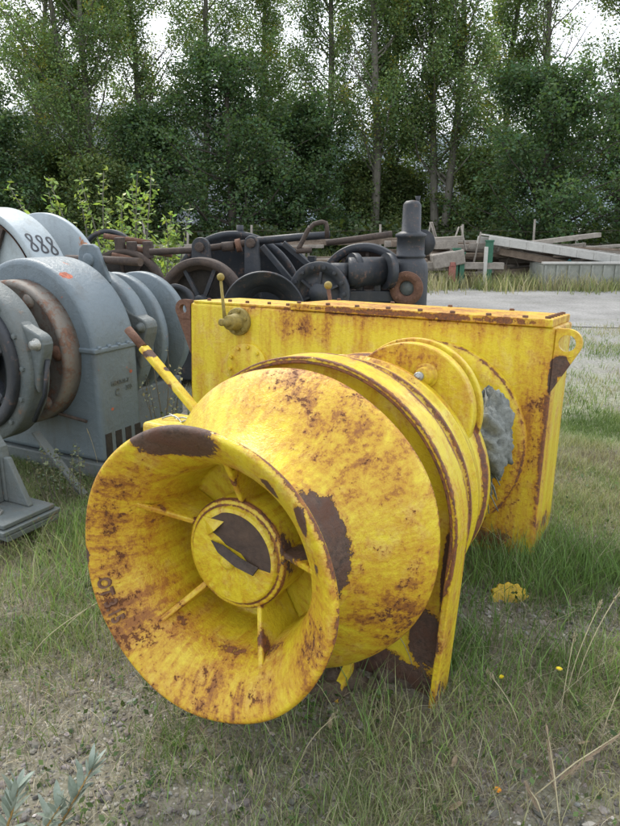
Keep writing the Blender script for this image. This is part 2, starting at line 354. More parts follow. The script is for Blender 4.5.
# ------------------------------------------------------------------ ground
def axis_vals(lo, hi, fine_lo, fine_hi, step, grow=1.18):
    a = list(np.arange(fine_lo, fine_hi, step)); s = step; v = fine_lo; L = []
    while v > lo: s *= grow; v -= s; L.append(v)
    s = step; v = a[-1]; Rr = []
    while v < hi: s *= grow; v += s; Rr.append(v)
    return np.array(L[::-1] + a + Rr)
xs = axis_vals(-1500, 1500, -3.2, 4.2, .045); ys = axis_vals(-300, 2500, .6, 7.2, .045)
GX, GY = np.meshgrid(xs, ys); V = np.stack([GX.ravel(), GY.ravel(), gz(GX, GY).ravel()], 1)
nx, ny = len(xs), len(ys); I = np.arange(nx * ny).reshape(ny, nx)
F = np.stack([I[:-1, :-1].ravel(), I[:-1, 1:].ravel(), I[1:, 1:].ravel(), I[1:, :-1].ravel()], 1)
def m_ground():
    s = NT('stony_soil'); nL = s.noise(.8, 5, .6); nM = s.noise(4, 6, .65); nS = s.noise(30, 6, .7)
    v = s.n('ShaderNodeTexVoronoi'); v.inputs['Scale'].default_value = 75; s.l(s.obj(), v.inputs['Vector'])
    c = s.mix(s.ramp(nS, .35, .65), (.11, .097, .072), (.235, .215, .175))
    peb = s.ramp(v.outputs['Distance'], .42, .25)
    sel = s.n('ShaderNodeSeparateXYZ'); s.l(v.outputs['Color'], sel.inputs[0])
    pebc = s.mix(sel.outputs[0], (.16, .15, .14), (.40, .38, .35))
    c = s.mix(s.math('MULTIPLY', peb, s.ramp(s.math('ADD', s.math('MULTIPLY', sel.outputs[1], .5), s.math('MULTIPLY', nM, .5)), .42, .55)), c, pebc)
    g = s.ramp(s.math('ADD', s.math('MULTIPLY', nL, .6), s.math('MULTIPLY', nM, .4)), .44, .56)
    # green and straw coloured turf beyond the near plot
    sp = s.n('ShaderNodeSeparateXYZ'); s.l(s.obj(), sp.inputs[0]); far = s.ramp(sp.outputs[1], 3.0, 5.0); grv = s.ramp(s.math('ADD', sp.outputs[1], s.math('MULTIPLY', nL, 5.0)), 7.5, 10.5)
    turf = s.mix(s.ramp(nS, .35, .65), (.15, .185, .07), (.32, .33, .20))
    c = s.mix(s.math('MULTIPLY', g, s.math('ADD', .25, s.math('MULTIPLY', far, .6))), c, turf)
    c = s.mix(s.math('MULTIPLY', grv, .8), c, s.mix(s.ramp(nS, .38, .62), (.15, .148, .14), (.31, .305, .29)))
    return s.fin(c, .9, s.bump(v.outputs['Distance'], .006, .8, s.bump(nS, .012, 1)), spec=.25)
tag(np_mesh('ground', V, F, m_ground(), smooth=True), 'stony soil yard with patches of grass', None, kind='structure')

def m_road():
    s = NT('pale_gravel'); nL = s.noise(.6, 5, .65); nS = s.noise(26, 6, .75); nr = s.noise(1, 4, .6, stretch=(.35, 3.0, 1))
    c = s.mix(s.ramp(s.math('ADD', s.math('MULTIPLY', nS, .55), s.math('MULTIPLY', nL, .45)), .40, .60), (.15, .148, .14), (.31, .305, .29))
    c = s.mix(s.math('MULTIPLY', s.ramp(nr, .55, .72), .45), c, (.20, .20, .13))
    return s.fin(c, .9, s.bump(nS, .02, 1), spec=.25)
mb = MB(); N = 60; top = []; bot = []
for i in range(N + 1):
    x = -2 + 60 * i / N
    bot.append((x, 9.6 + 1.4 * float(fbm(x * .9, 3.3)), .010)); top.append((x, 15.6 + .6 * float(fbm(x * .5, 8.3)) + .0 * x, .010))
mb.add(bot + top, [(i, i + 1, N + 2 + i, N + 1 + i) for i in range(N)])
tag(mb.build('gravel_road', m_road()), 'pale gravel track crossing behind the machines', None, kind='structure')

# distant hill
hx = np.linspace(-700, 700, 90); V = []
for j, (yy, k) in enumerate([(330, 0), (360, .55), (400, .9), (440, 1.0), (620, .7)]):
    for x in hx: V.append((x, yy + 20 * math.sin(x * .01), -2 + k * (46 + 26 * float(fbm(x * .008 + 2, 1.5)) - .02 * x)))
V = np.array(V); nx = len(hx); I = np.arange(nx * 5).reshape(5, nx)
F = np.stack([I[:-1, :-1].ravel(), I[:-1, 1:].ravel(), I[1:, 1:].ravel(), I[1:, :-1].ravel()], 1)
tag(np_mesh('hills', V, F, m_simple('hazed_hillside', (.13, .165, .19), (.19, .225, .25), .03, .95, 0), smooth=True), 'blue-grey hill beyond the trees', kind='structure')  # distance haze is painted into the slope's blue-grey colour

# ------------------------------------------------------------------ YELLOW WINCH
eX = Vector((0.87741558, -0.47972751, -0.00184763)); eN = Vector((-0.47874044, -0.87584465, 0.06085835)); eZ = Vector((0.03081366, 0.05251353, 0.9981447))
Ow = Vector((1.039, 2.897, 0)) - eX * .55
MW = Matrix(((eX.x, -eN.x, eZ.x, Ow.x), (eX.y, -eN.y, eZ.y, Ow.y), (eX.z, -eN.z, eZ.z, Ow.z), (0, 0, 0, 1)))
W = empty('winch', (0, 0, 0), 0, 'yellow winch with flaking rusty paint and a flared warping head facing the camera', 'winch'); W.matrix_world = MW
AX = (0, -1, 0); C0 = (0, 0, .5)
def L(prof, n=128, **k): return MB().lathe(prof, C0, AX, n=n, **k)
Yp = M['yellow']
def rounded(poly_r, n): return [(poly_r * math.cos(2 * PI * i / n), poly_r * math.sin(2 * PI * i / n)) for i in range(n)]

# gearbox
gb = MB(); gb.box((-.45, .232, .4895), (2.0, .464, 1.159))
gb.build('gearbox', Yp, W, .014, 3)
cp = MB(); cp.box((-.126, .235, 1.0865), (1.318, .50, .035)); cp.build('cover_plate', Yp, W, .004)
cpo = W.children[-1] if False else bpy.data.objects['cover_plate']
cp2 = MB(); cp2.box((-1.11, .235, 1.076), (.64, .46, .014)); cp2.build('access_plate', Yp, W, .003)
cp3 = MB(); cp3.box((-.30, -.0135, 1.045), (.0, .0, .0)) if False else None
for i in range(8):
    x = -.74 + i * .165 + random.uniform(-.006, .006)
    for y in (-.0, .47) if i % 2 == 0 else (.0,):
        b = MB(); b.lathe([(0, .013), (.009, .013), (.011, .009), (.011, 0)], (x, y + random.uniform(-.003, .003), 1.104), (0, 0, 1), n=6, smooth=False); b.build('bolt', M['rust'], cpo)
for i in range(6):
    b = MB(); b.lathe([(0, .013), (.010, .013), (.012, 0)], (.505, .03 + i * .08, 1.104), (0, 0, 1), n=6, smooth=False); b.build('bolt', M['rust'], cpo)
for i in range(5):
    b = MB(); b.lathe([(0, .012), (.012, .012), (.014, 0)], (-1.36 + i * .13, .06 + .02 * (i % 2), 1.083), (0, 0, 1), n=6, smooth=False); b.build('bolt', M['rust'], W)
# lifting lugs: an eye plate with a gusset running down the corner
def lug(sgn, xe, ze, r, rh, zb, mat):
    n = 40; out = []
    cx, cz = xe, ze; edge = .55 if sgn > 0 else -1.45
    for i in range(n):
        a = 2 * PI * i / n; x = cx + r * math.cos(a); z = cz + r * math.sin(a)
        if (x - cx) * sgn < 0: x = edge - sgn * .0; z = cz + r * (1 if math.sin(a) > 0 else -1) * min(1, abs(math.sin(a)) ** .3)
        out.append((x, z))
    inn = [(cx + rh * math.cos(2 * PI * i / n), cz + rh * math.sin(2 * PI * i / n)) for i in range(n)]
    m = MB(); m.ringplate(out, inn, (0, -.004, 0), (1, 0, 0), (0, 0, 1), (0, 1, 0), .034)
    P = [(edge - sgn * .002, zb), (edge - sgn * .002, ze - r * .55), (cx + sgn * r * .2, ze - r * .97), (cx + sgn * r * .9, ze - r * .45)]
    if sgn < 0: P = P[::-1]
    m.prism(P, (0, -.001, 0), (1, 0, 0), (0, 0, 1), (0, 1, 0), .028)
    return m.build('lifting_lug', mat, W, .004)
lug(1, .600, 1.005, .062, .036, .78, Yp)
lug(-1, -1.50, 1.03, .055, .026, .78, M['rust'])

# lever on a hub, round bolted cover
hb = MB(); hb.lathe([(0, .075), (.022, .075), (.026, .070), (.026, .045), (.05, .045), (.055, .040), (.10, .040), (.105, .034), (.105, .02), (.13, .02), (.132, 0)], (-1.11, 0, .985), AX, n=40)
hub = hb.build('lever_hub', M['brass'], W)
for i in range(6):
    a = i * PI / 3 + .3; b = MB(); b.lathe([(0, .010), (.012, .010), (.014, 0)], (-1.11 + .06 * math.cos(a), -.024, .985 + .06 * math.sin(a)), AX, n=6, smooth=False); b.build('bolt', M['brass'], hub)
lv = MB(); lv.tube([(-1.145, -.085, .985), (-1.153, -.09, 1.06), (-1.172, -.09, 1.21)], [.012, .009, .008]); lvo = lv.build('lever', M['brass'], W)
MB().sphere((-1.173, -.09, 1.222), .021).build('knob', M['brass'], lvo)
MB().lathe([(0, .02), (.02, .02), (.024, .014), (.024, 0)], (-1.143, -.105, .985), AX, n=20).build('cap', M['brass'], lvo)
cv = MB(); cv.lathe([(0, .13), (.010, .13), (.014, .125), (.014, 0)], (-1.055, 0, .742), AX, n=48); cvo = cv.build('round_cover', Yp, W)
for i in range(10):
    a = i * PI / 5 + .2; b = MB(); b.lathe([(0, .011), (.012, .011), (.014, 0)], (-1.055 + .108 * math.cos(a), -.013, .742 + .108 * math.sin(a)), AX, n=6, smooth=False); b.build('bolt', Yp, cvo)
# second lever with a knob on the far side of the gearbox
lv = MB(); lv.tube([(-.80, .50, 1.02), (-.81, .50, 1.10), (-.825, .50, 1.165)], .012); l2 = lv.build('lever', M['rust'], W)
MB().sphere((-.827, .50, 1.185), .024).build('knob', M['brass'], l2)

# mounting flange, shaft housing, brake drum
L([(0, .479), (.03, .479), (.042, .47), (.042, .40), (.030, .39), (.030, .30)]).build('mounting_flange', Yp, W)
L([(.0, .30), (.55, .30), (.66, .33)]).build('shaft_housing', Yp, W)
L([(.66, .30), (.66, .466), (.668, .478), (.72, .478), (.735, .462), (.80, .462), (.815, .478), (.86, .478), (.868, .47), (.868, .455), (.98, .455), (.982, .495), (1.00, .497), (1.005, .47), (1.09, .46), (1.10, .40)]).build('brake_drum', Yp, W)
# split band with raised rims and dark groove
bb = MB().lathe([(.875, .462), (.875, .490), (.90, .493), (.905, .480), (.955, .480), (.96, .493), (.975, .490), (.975, .462)], C0, AX, n=150, a0=R(-330), a1=R(22)); bb.build('brake_band', Yp, W)
# ear plate with bolt
def disc_poly(cx, cz, r, n=64): return [(cx + r * math.cos(2 * PI * i / n), cz + r * math.sin(2 * PI * i / n)) for i in range(n)]
ear = MB(); ear.prism(disc_poly(.17, .79, .25)[::-1], (0, -.78, 0), (1, 0, 0), (0, 0, 1), (0, 1, 0), .055); ear.build('band_lug', Yp, W, .006, 2)
ear = MB(); ear.prism(disc_poly(.172, .79, .262)[::-1], (0, -.715, 0), (1, 0, 0), (0, 0, 1), (0, 1, 0), .030); ear.build('backing_plate', Yp, W, .005, 2)
pin = MB(); pin.lathe([(0, .045), (.008, .045), (.010, .040), (.010, .034), (.030, .033), (.036, .028), (.036, .0)], (.238, -.78, .928), AX, n=32); pn = pin.build('pin', Yp, W)
MB().lathe([(0, .017), (.016, .017), (.018, .013), (.018, .008), (.026, .008), (.027, 0)], (.225, -.816, .928), AX, n=16).build('grease_nipple', M['zinc'], pn)

# bearing pedestal: round-topped plate with a raised flange along its edge
def ped_outline(r, hw, zb, n=60):
    P = [];
    a0 = math.acos(min(1, hw / r)) if hw < r else 0
    for i in range(n + 1):
        a = -a0 * .0 + (PI) * i / n; x = r * math.cos(a); z = r * math.sin(a)
        P.append((x, .5 + z))
    P += [(-hw, zb), (hw, zb)]
    return P
po = ped_outline(.520, .490, -.12); pi_ = ped_outline(.497, .468, -.12)
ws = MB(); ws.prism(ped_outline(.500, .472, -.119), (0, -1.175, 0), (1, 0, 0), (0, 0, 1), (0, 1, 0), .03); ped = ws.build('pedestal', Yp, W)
fl = MB(); n = len(po)
for i in range(n - 2 + 0):
    pass
vs = []
for (x, z) in po: vs.append((x, -1.235, z))
for (x, z) in po: vs.append((x, -1.10, z))
for (x, z) in pi_: vs.append((x, -1.235, z))
for (x, z) in pi_: vs.append((x, -1.10, z))
fs = []
for i in range(n):
    j = (i + 1) % n
    if i == n - 2: continue            # open at the foot
    fs += [(i, j, n + j, n + i), (2 * n + i, 3 * n + i, 3 * n + j, 2 * n + j), (i, 2 * n + i, 2 * n + j, j), (n + i, n + j, 3 * n + j, 3 * n + i)]
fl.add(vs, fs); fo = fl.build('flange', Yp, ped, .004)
for s_ in (-1, 1):
    f = MB(); f.beam((.2 * s_, -1.21, .02), (.2 * s_, -1.36, -.075), .03, .05); f.build('gusset', Yp, ped)
b = MB(); b.box((0, -1.24, -.10), (.96, .26, .035)); b.build('base_plate', M['dark'], ped, .004)

# warping head
outer = [(1.315, .47), (1.32, .494), (1.335, .494), (1.36, .482), (1.40, .448), (1.44, .405), (1.48, .361), (1.52, .324), (1.56, .298), (1.60, .281), (1.635, .275), (1.67, .278), (1.71, .296), (1.755, .338), (1.785, .390), (1.795, .400)]
inner = [(1.806, .406), (1.815, .402), (1.819, .394), (1.813, .380), (1.800, .362), (1.782, .342), (1.760, .322), (1.73, .296), (1.69, .276), (1.64, .263), (1.58, .258), (1.53, .258), (1.50, .258), (1.495, .25), (1.495, .0)]
def dense(P, k=4):
    o = []
    for a in range(len(P) - 1):
        p0 = P[max(a - 1, 0)]; p1 = P[a]; p2 = P[a + 1]; p3 = P[min(a + 2, len(P) - 1)]
        for i in range(k):
            t = i / k
            o.append(tuple(.5 * ((2 * p1[q]) + (-p0[q] + p2[q]) * t + (2 * p0[q] - 5 * p1[q] + 4 * p2[q] - p3[q]) * t * t + (-p0[q] + 3 * p1[q] - 3 * p2[q] + p3[q]) * t ** 3) for q in (0, 1)))
    return o + [P[-1]]
wh = MB(); wh.lathe([(1.315, 0.0), (1.315, .45)] + dense(outer + inner[:-2], 3) + inner[-2:], C0, AX, n=160)
for v in wh.v:                        # a casting is never quite round
    a = math.atan2(v.z - .5, v.x); r = math.hypot(v.x, v.z - .5); k = 1 + .006 * math.sin(3 * a + 1) + .004 * math.sin(7 * a + v.y * 6)
    v.y += .004 * math.sin(2 * a + .7) * (r > .3); v.x *= k; v.z = .5 + (v.z - .5) * k
Yh = M['yellow_head']; head = wh.build('warping_head', Yh, W)
L([(1.495, .163), (1.628, .163), (1.636, .158), (1.638, .149), (1.639, .143), (1.648, .141), (1.652, .135), (1.651, .0)], 72).build('hub', Yh, W)
hubo = bpy.data.objects['hub']
for k in range(5):
    a = R(12 + 72 * k); ca, sa = math.cos(a), math.sin(a)
    P = [(.155, -1.50), (.262, -1.50), (.275, -1.70), (.314, -1.745), (.155, -1.632)]
    m = MB(); m.prism([(r_, y) for r_, y in P], Vector((0, 0, .5)) + Vector((-sa, 0, ca)) * -.009, (ca, 0, sa), (0, 1, 0), (-sa, 0, ca), .018); m.build('rib', Yh, W, .005)
# hub face: torn yellow film over a dark bare patch, stub bolt and a curl of steel
pa = [R(a) for a in range(-8, 112, 6)]
poly = [(.128 * math.cos(a), .128 * math.sin(a)) for a in pa] + [(-.075, .098), (-.090, .068), (-.045, .048), (-.02, .030), (.03, .016), (.06, -.012), (.09, -.016)]
MB().prism(poly, (0, -1.6525, .5), (1, 0, 0), (0, 0, 1), (0, 1, 0), .002).build('bare_patch', M['dark'], hubo)
MB().lathe([(0, .024), (.010, .024), (.018, .014), (.018, 0)], (-.012, -1.650, .484), AX, n=24).build('bolt', Yp, hubo)
c_ = MB(); c_.add([(-.070, -1.6585, .536), (-.025, -1.6655, .535), (.040, -1.6705, .512), (.092, -1.6605, .492), (.085, -1.6785, .474), (.03, -1.6825, .488), (-.03, -1.6785, .514)], [(0, 1, 2, 3, 4, 5, 6)])
so_ = c_.build('peeling_flake', M['brown'], hubo); sm = so_.modifiers.new('s', 'SOLIDIFY'); sm.thickness = .008
# curled paint tongue on the left of the bare patch
c_ = MB(); c_.add([(-.085, -1.6535, .545), (-.028, -1.6535, .598), (-.048, -1.6725, .572), (-.085, -1.6605, .580), (-.10, -1.6555, .600)], [(0, 1, 2), (0, 2, 3), (2, 1, 4, 3)]); so_ = c_.build('paint_curl', Yp, hubo); sm = so_.modifiers.new('s', 'SOLIDIFY'); sm.thickness = .002
# small rusty stub on the lip's left
MB().lathe([(0, .02), (.045, .018), (.055, .010), (.056, 0)], (-.37, -1.72, .50), (-1, .1, .0), n=16).build('stub', M['rust'], W)

# cast characters on the flared lip
def text_mesh(txt, size, ext=.002):
    cu = bpy.data.curves.new('t', 'FONT'); cu.body = txt; cu.size = size; cu.extrude = ext; cu.offset = .0008; cu.align_x = 'CENTER'; cu.align_y = 'CENTER'; cu.resolution_u = 3
    o = bpy.data.objects.new('t', cu); COL.objects.link(o); dg = bpy.context.evaluated_depsgraph_get(); dg.update()
    me = bpy.data.meshes.new_from_object(o.evaluated_get(dg)); bpy.data.objects.remove(o); return me
def lip_t(r):
    P = inner[3:9]
    for (t0, r0), (t1, r1) in zip(P, P[1:]):
        if r1 <= r <= r0: return t0 + (t1 - t0) * (r - r0) / (r1 - r0)
    return 1.79
me = text_mesh('OT 3.15', .040, .003)
A0 = R(206)
for v in me.vertices:
    x, y, z = v.co; r = .362 - y; a = A0 + x / .362     # written along the lip
    t = lip_t(r) + z + .0015; v.co = (r * math.cos(a), -t, .5 + r * math.sin(a))
mk = bpy.data.objects.new('cast_marking', me); COL.objects.link(mk); mk.parent = head; me.materials.clear(); me.materials.append(M['rust'])

# hand brake bar and its foot, left of the head
br = MB(); a = Vector((-1.36, -.6, .965)); b_ = Vector((-.93, -.60, .60)); mid = a.lerp(b_, .22)
br.tube([a, mid], .021, 14); bar = br.build('brake_lever', M['rust'], W)
b2 = MB(); b2.beam(mid, b_ + (b_ - a) * .12, .030, .056, (0, 1, 0)); b2.build('grip_sleeve', Yp, bar, .008)
ft = MB(); ft.box((-1.02, -.60, .48), (.30, .26, .14)); ft.build('lever_bracket', Yp, W, .02, 3)
ft = MB(); ft.box((-1.02, -.56, .2), (.14, .16, .55)); ft.build('bracket_post', Yp, W, .01)
for k in range(3):
    pts = [(-1.12 + .2 * t_, -.64 + .03 * k + .03 * math.sin(t_ * 5 + k), .556 + .014 * math.sin(t_ * 7 + k * 2)) for t_ in np.linspace(0, 1, 12)]
    MB().tube(pts, .004, 6).build('wire', M['zinc'], bar)

# crumpled sheeting stuffed behind the ear plate (top-level: it lies in the winch)
sh = MB(); n1, n2 = 60, 44; c_ = Vector((.365, -.42, .63))
for i in range(n1 + 1):
    for j in range(n2):
        u = i / n1 * PI; v_ = j / n2 * 2 * PI
        d = Vector((math.sin(u) * math.cos(v_), math.sin(u) * math.sin(v_), math.cos(u)))
        f = float(fbm(d.x * 2.2 + 5 + d.z * 1.3, d.y * 2.2 + 7 + d.z * 2.1, 4)); g = abs(float(fbm(d.x * 4 + 11 - d.z * 3, d.z * 4 + 7 + d.y * 3, 3)) - .5); r_f = abs(math.sin(d.x * 5 + d.z * 4 + 6 * f))
        th_ = math.atan2(d.y, d.x); r = .60 + .55 * f + .35 * g + .085 * math.cos(th_ * 6 + d.z * 3 + 8 * f) + .05 * math.cos(th_ * 13 - d.z * 5)
        sh.v.append(c_ + Vector((d.x * .14 * r, d.y * .15 * r, d.z * .20 * r)))
for i in range(n1):
    for j in range(n2): sh.f.append([i * n2 + j, i * n2 + (j + 1) % n2, (i + 1) * n2 + (j + 1) % n2, (i + 1) * n2 + j]); sh.sm.append(True)
shp = sh.build('plastic_sheet', M['tarp']); shp.matrix_world = MW
fr = MB()
for k in range(26):
    p = Vector((.36 + random.uniform(-.05, .06), -.46 + random.uniform(-.06, .08), .54 + random.uniform(-.05, .08))); q = p + Vector((random.uniform(-.02, .06), random.uniform(-.03, .03), -random.uniform(.08, .20)))
    fr.tube([p, p.lerp(q, .5) + Vector((random.uniform(-.015, .015), 0, 0)), q], .0025, 4)
f_ = fr.build('frayed_threads', M['tarp'], shp)
tag(shp, 'crumpled grey-green woven plastic sheeting stuffed behind the yellow lug plate', 'sheeting')

# yellow cast scrap in the grass
g = ground_at(508, 597)
sc = MB(); pts = []
for i in range(40):
    a = 2 * PI * i / 40; pts.append((.085 * math.cos(a) * (1 + .10 * math.cos(12 * a)), .055 * math.sin(a) * (1 + .1 * math.cos(12 * a))))
sc.prism(pts, (g.x, g.y, .0), (.9, 0, 0), (0, .6, .8), (0, -.8, .6), .03)
so_ = sc.build('metal_scrap', m_simple('scrap_yellow', (.42, .26, .01), (.60, .42, .03), 30, .5), None, .012, 3); tag(so_, 'small yellow fluted cap lying in the grass right of the winch', 'scrap')

# ------------------------------------------------------------------ GREY WINCH (left)
def gw_frame(name, x, y, rz, label): return empty(name, (x, y, 0), rz, label, 'winch')
G = gw_frame('winch', -1.73, 4.16, -R(28), 'blue-grey painted winch with round-topped gear case, left of the yellow winch')
gC = (0, 0, .75); gA = (0, -1, 0)
def arch(r, zc, zb, n=48, cut=0):
    P = [(r * math.cos(PI * i / n), zc + r * math.sin(PI * i / n)) for i in range(n + 1)]
    return P + [(-r, zb), (r, zb)]
m = MB(); m.prism(arch(.55, .755, .10), (0, 0, 0), (1, 0, 0), (0, 0, 1), (0, 1, 0), .354); case = m.build('gear_case', M['grey'], G, .035, 4)
shade_auto(case, 50)
m = MB(); m.prism([(-.562, .772), (.562, .772), (.562, .804), (-.562, .804)], (0, -.012, 0), (1, 0, 0), (0, 0, 1), (0, 1, 0), .378); m.build('seam_flange', M['grey'], case, .01, 3)
for y in (.04, .12, .20, .28, .35): MB().lathe([(0, .014), (.010, .013), (.012, 0)], (.553, y - .01, .804), (0, 0, 1), n=8).build('bolt', M['grey'], case)
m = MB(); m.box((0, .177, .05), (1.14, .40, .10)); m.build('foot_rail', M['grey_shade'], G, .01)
for k in range(4): MB().box((.548, .05 + k * .085, .20), (.012, .05, .16)).build('slot', M['black_gap'], case)  # raised dark blocks; shade of the openings is put into their colour
for txt, z_, sz, yy in (('M8012-01-7', .575, .036, .18), ('C', .515, .062, .15), ('300', .53, .042, .25)):
    me = text_mesh(txt, sz, .002)
    for v in me.vertices: x, y, z = v.co; v.co = (.553 + z, yy + x * .85, z_ + y)
    o = bpy.data.objects.new('cast_marking', me); COL.objects.link(o); o.parent = case; me.materials.clear(); me.materials.append(M['grey_shade'])
# scaly drum flange in front of the case, brake band with lug, spoked wheel
def gl(prof, n=96, c=gC, **k): return MB().lathe(prof, c, gA, n=n, **k)
gl([(0, .20), (.0, .435), (.10, .435), (.118, .428), (.122, .405), (.112, .395), (.110, .12)]).build('drum_flange', M['band_brown'], G)
for a in (62, 5, -50): MB().lathe([(.06, .05), (.115, .045), (.13, .03), (.13, 0)], (.365 * math.cos(R(a)), 0, .75 + .365 * math.sin(R(a))), gA, n=20).build('boss', M['rust'] if a == 5 else M['band_brown'], G)
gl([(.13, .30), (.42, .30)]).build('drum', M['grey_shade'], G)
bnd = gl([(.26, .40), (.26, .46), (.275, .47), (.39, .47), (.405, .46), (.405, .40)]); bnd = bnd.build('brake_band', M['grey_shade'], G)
def band_lug(parent, cx, cz, y0, th, mat, boltmat):
    P = [(cx - .17, cz + .17), (cx - .08, cz + .095), (cx + .03, cz + .052), (cx + .055, cz + .035), (cx + .064, cz + .0), (cx + .055, cz - .04), (cx + .005, cz - .17), (cx - .02, cz - .28), (cx - .10, cz - .1)]
    l_ = MB().prism(P, (0, y0, 0), (1, 0, 0), (0, 0, 1), (0, 1, 0), th).build('band_lug', mat, parent, .014, 3)
    MB().lathe([(0, .034), (.008, .034), (.01, .024), (.035, .023), (.038, 0)], (cx + .015, y0, cz), gA, n=24).build('bolt', boltmat, l_); return l_
band_lug(G, .50, .885, -.375, .075, M['grey_shade'], M['zinc'])
MB().tube([(.545, -.34, .80), (.50, -.345, .60), (.40, -.35, .44)], .013, 8).build('seam', M['black'], bnd)
gl([(.405, .40), (.43, .40), (.44, .39), (.44, .335), (.41, .33), (.28, .33)]).build('wheel_rim', M['black'], G)
for a in range(0, 360, 60):
    ca, sa = math.cos(R(a + 20)), math.sin(R(a + 20)); MB().beam((.08 * ca, -.38, .75 + .08 * sa), (.335 * ca, -.38, .75 + .335 * sa), .05, .07, (0, 1, 0)).build('spoke', M['black'], G, .006)
gl([(.25, .33), (.27, .0)]).build('web', M['black'], G)
gl([(.30, .10), (.46, .10), (.47, .09), (.47, 0)]).build('hub', M['brown'], G)
# shaft support at the far left and its bolted foot
ft = at(18, 500, 3.12)
sup = MB(); sup.add([], [])
def loc(p): return G.matrix_world.inverted() @ p
bpy.context.view_layer.update()
Gi = G.matrix_world.inverted()
def gp(px, py, Y): return Gi @ at(px, py, Y)
p = Gi @ Vector((-1.47, 3.08, 0))
def foot(parent, p):
    x, y = p.x, p.y
    m = MB(); m.box((x - .06, y, .155), (.42, .30, .022)); m.box((x - .06, y, .130), (.46, .34, .022)); m.box((x - .08, y, .102), (.50, .30, .03)); m.build('foot_plate', M['grey_shade'], parent, .005)
    m = MB(); m.prism([(x - .35, .75), (x - .22, .62), (x - .08, .45), (x - .07, .40), (x - .07, .167), (x - .35, .167)], (0, y + .05, 0), (1, 0, 0), (0, 0, 1), (0, 1, 0), .05); m.build('support_leg', M['grey_shade'], parent, .01, 2)
    m = MB(); m.prism([(0, .167), (.15, .167), (.03, .40), (0, .40)], (x - .07, y + .055, 0), (1, 0, 0), (0, 0, 1), (0, 1, 0), .03); m.build('gusset', M['grey_shade'], parent, .006)
    m = MB(); m.prism([(0, .167), (-.13, .167), (-.03, .42), (0, .42)], (x - .12, y + .05, 0), (0, 1, 0), (0, 0, 1), (1, 0, 0), .03); m.build('gusset', M['grey_shade'], parent, .006)
    MB().lathe([(0, .034), (.010, .034), (.011, .022), (.026, .021), (.028, 0)], (x + .0, y - .07, .167), (0, 0, 1), n=6, smooth=False).build('bolt', M['zinc'], parent)
    MB().box((x - .1, y, .05), (.30, .2, .1)).build('foot_block', M['black'], parent, .01)
foot(G, p)
a, b_ = gp(35, 432, 3.80), gp(84, 495, 3.62)
MB().beam(a, b_, .016, .05, (0, 1, 0)).build('brace', M['grey_shade'], G, .003)
for a_ in range(0, 360, 24): MB().lathe([(.405, .016), (.418, .015), (.42, 0)], (.425 * math.cos(R(a_)), 0, .75 + .425 * math.sin(R(a_))), gA, n=6, smooth=False).build('bolt', M['grey_shade'], bnd)
for k_ in range(5): MB().lathe([(0, .013), (.010, .012), (.012, 0)], (-.45 + .2 * k_, -.012, .788), gA, n=6, smooth=False).build('bolt', M['grey'], case)
MB().tube([(-.50, -.035, .45), (-.2, -.05, .42), (.1, -.04, .40), (.45, -.02, .36)], .010, 8).build('grease_pipe', M['brown'], case)
# second brake band behind the case and two far drum flanges
gl([(-.354, .42), (-.42, .42), (-.43, .40), (-.43, .2)]).build('drum_flange', M['band_brown'], G)
for a in (48, 8): MB().lathe([(-.43, .045), (-.36, .05)], (.36 * math.cos(R(a)), 0, .75 + .36 * math.sin(R(a))), gA, n=20).build('boss', M['band_brown'], G)
gl([(-.50, .38), (-.50, .455), (-.515, .465), (-.60, .465), (-.615, .455), (-.615, .38)]).build('brake_band', M['grey'], G)
band_lug(G, .455, .86, .49, .11, M['grey_shade'], M['grey_shade'])
gl([(-.42, .26), (-1.2, .26)]).build('drum', M['grey_shade'], G)
gl([(-.74, .25), (-.74, .42), (-.755, .43), (-.80, .43), (-.81, .41), (-.81, .25)]).build('far_flange', M['grey'], G)
gl([(-1.00, .25), (-1.00, .41), (-1.01, .42), (-1.06, .42), (-1.07, .41), (-1.07, .25)]).build('far_flange', M['grey'], G)
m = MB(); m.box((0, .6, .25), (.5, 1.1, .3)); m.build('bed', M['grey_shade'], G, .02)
# trapezoid lug with cross shaft above the second band
p = gp(89, 263, 4.56)
m = MB(); m.prism([(-.13, -.12), (.17, -.12), (.075, .10), (.04, .12), (-.05, .12), (-.085, .09)], (p.x, p.y, p.z), (1, 0, 0), (0, 0, 1), (0, 1, 0), .03); m.build('shaft_lug', M['grey'], G, .008)
MB().lathe([(0, .045), (.012, .043), (.014, .030), (.014, 0)], (p.x, p.y, p.z + .02), gA, n=28).build('bolt', M['grey'], G)
MB().tube([(p.x - .25, p.y + .05, p.z + .02), (p.x + .08, p.y + .05, p.z + .02), (p.x + .42, p.y + .02, p.z + .015)], .026, 14).build('cross_shaft', M['brown'], G)

# ------------------------------------------------------------------ PALE GREY WINCH WITH 888
D = gw_frame('winch', -2.95, 6.2, -R(28), 'pale grey winch with 888 painted in black on its drum guard')
dC = (0, 0, .85)
def dl(prof, n=96, c=dC, **k): return MB().lathe(prof, c, gA, n=n, **k)
gd = dl([(0, .73), (0, .80), (-.34, .80), (-.34, .73)], closed=True).build('drum_guard', M['pale'], D, .012, 2)
dl([(-.05, .728), (-.06, .0)]).build('drum_side', M['pale'], D)
dl([(.01, .735), (-.005, .715), (-.06, .712)]).build('seal_strip', M['rust'], D)
dl([(-.72, .0), (-.72, .75), (-.73, .76), (-.77, .76), (-.78, .75), (-.78, 0)]).build('far_flange', M['pale'], D)
dl([(-.34, .45), (-.75, .45)]).build('drum', M['black'], D)
dl([(.18, .0), (.18, .09), (.12, .11), (.10, .24), (-.05, .28)]).build('hub', M['brown'], D)
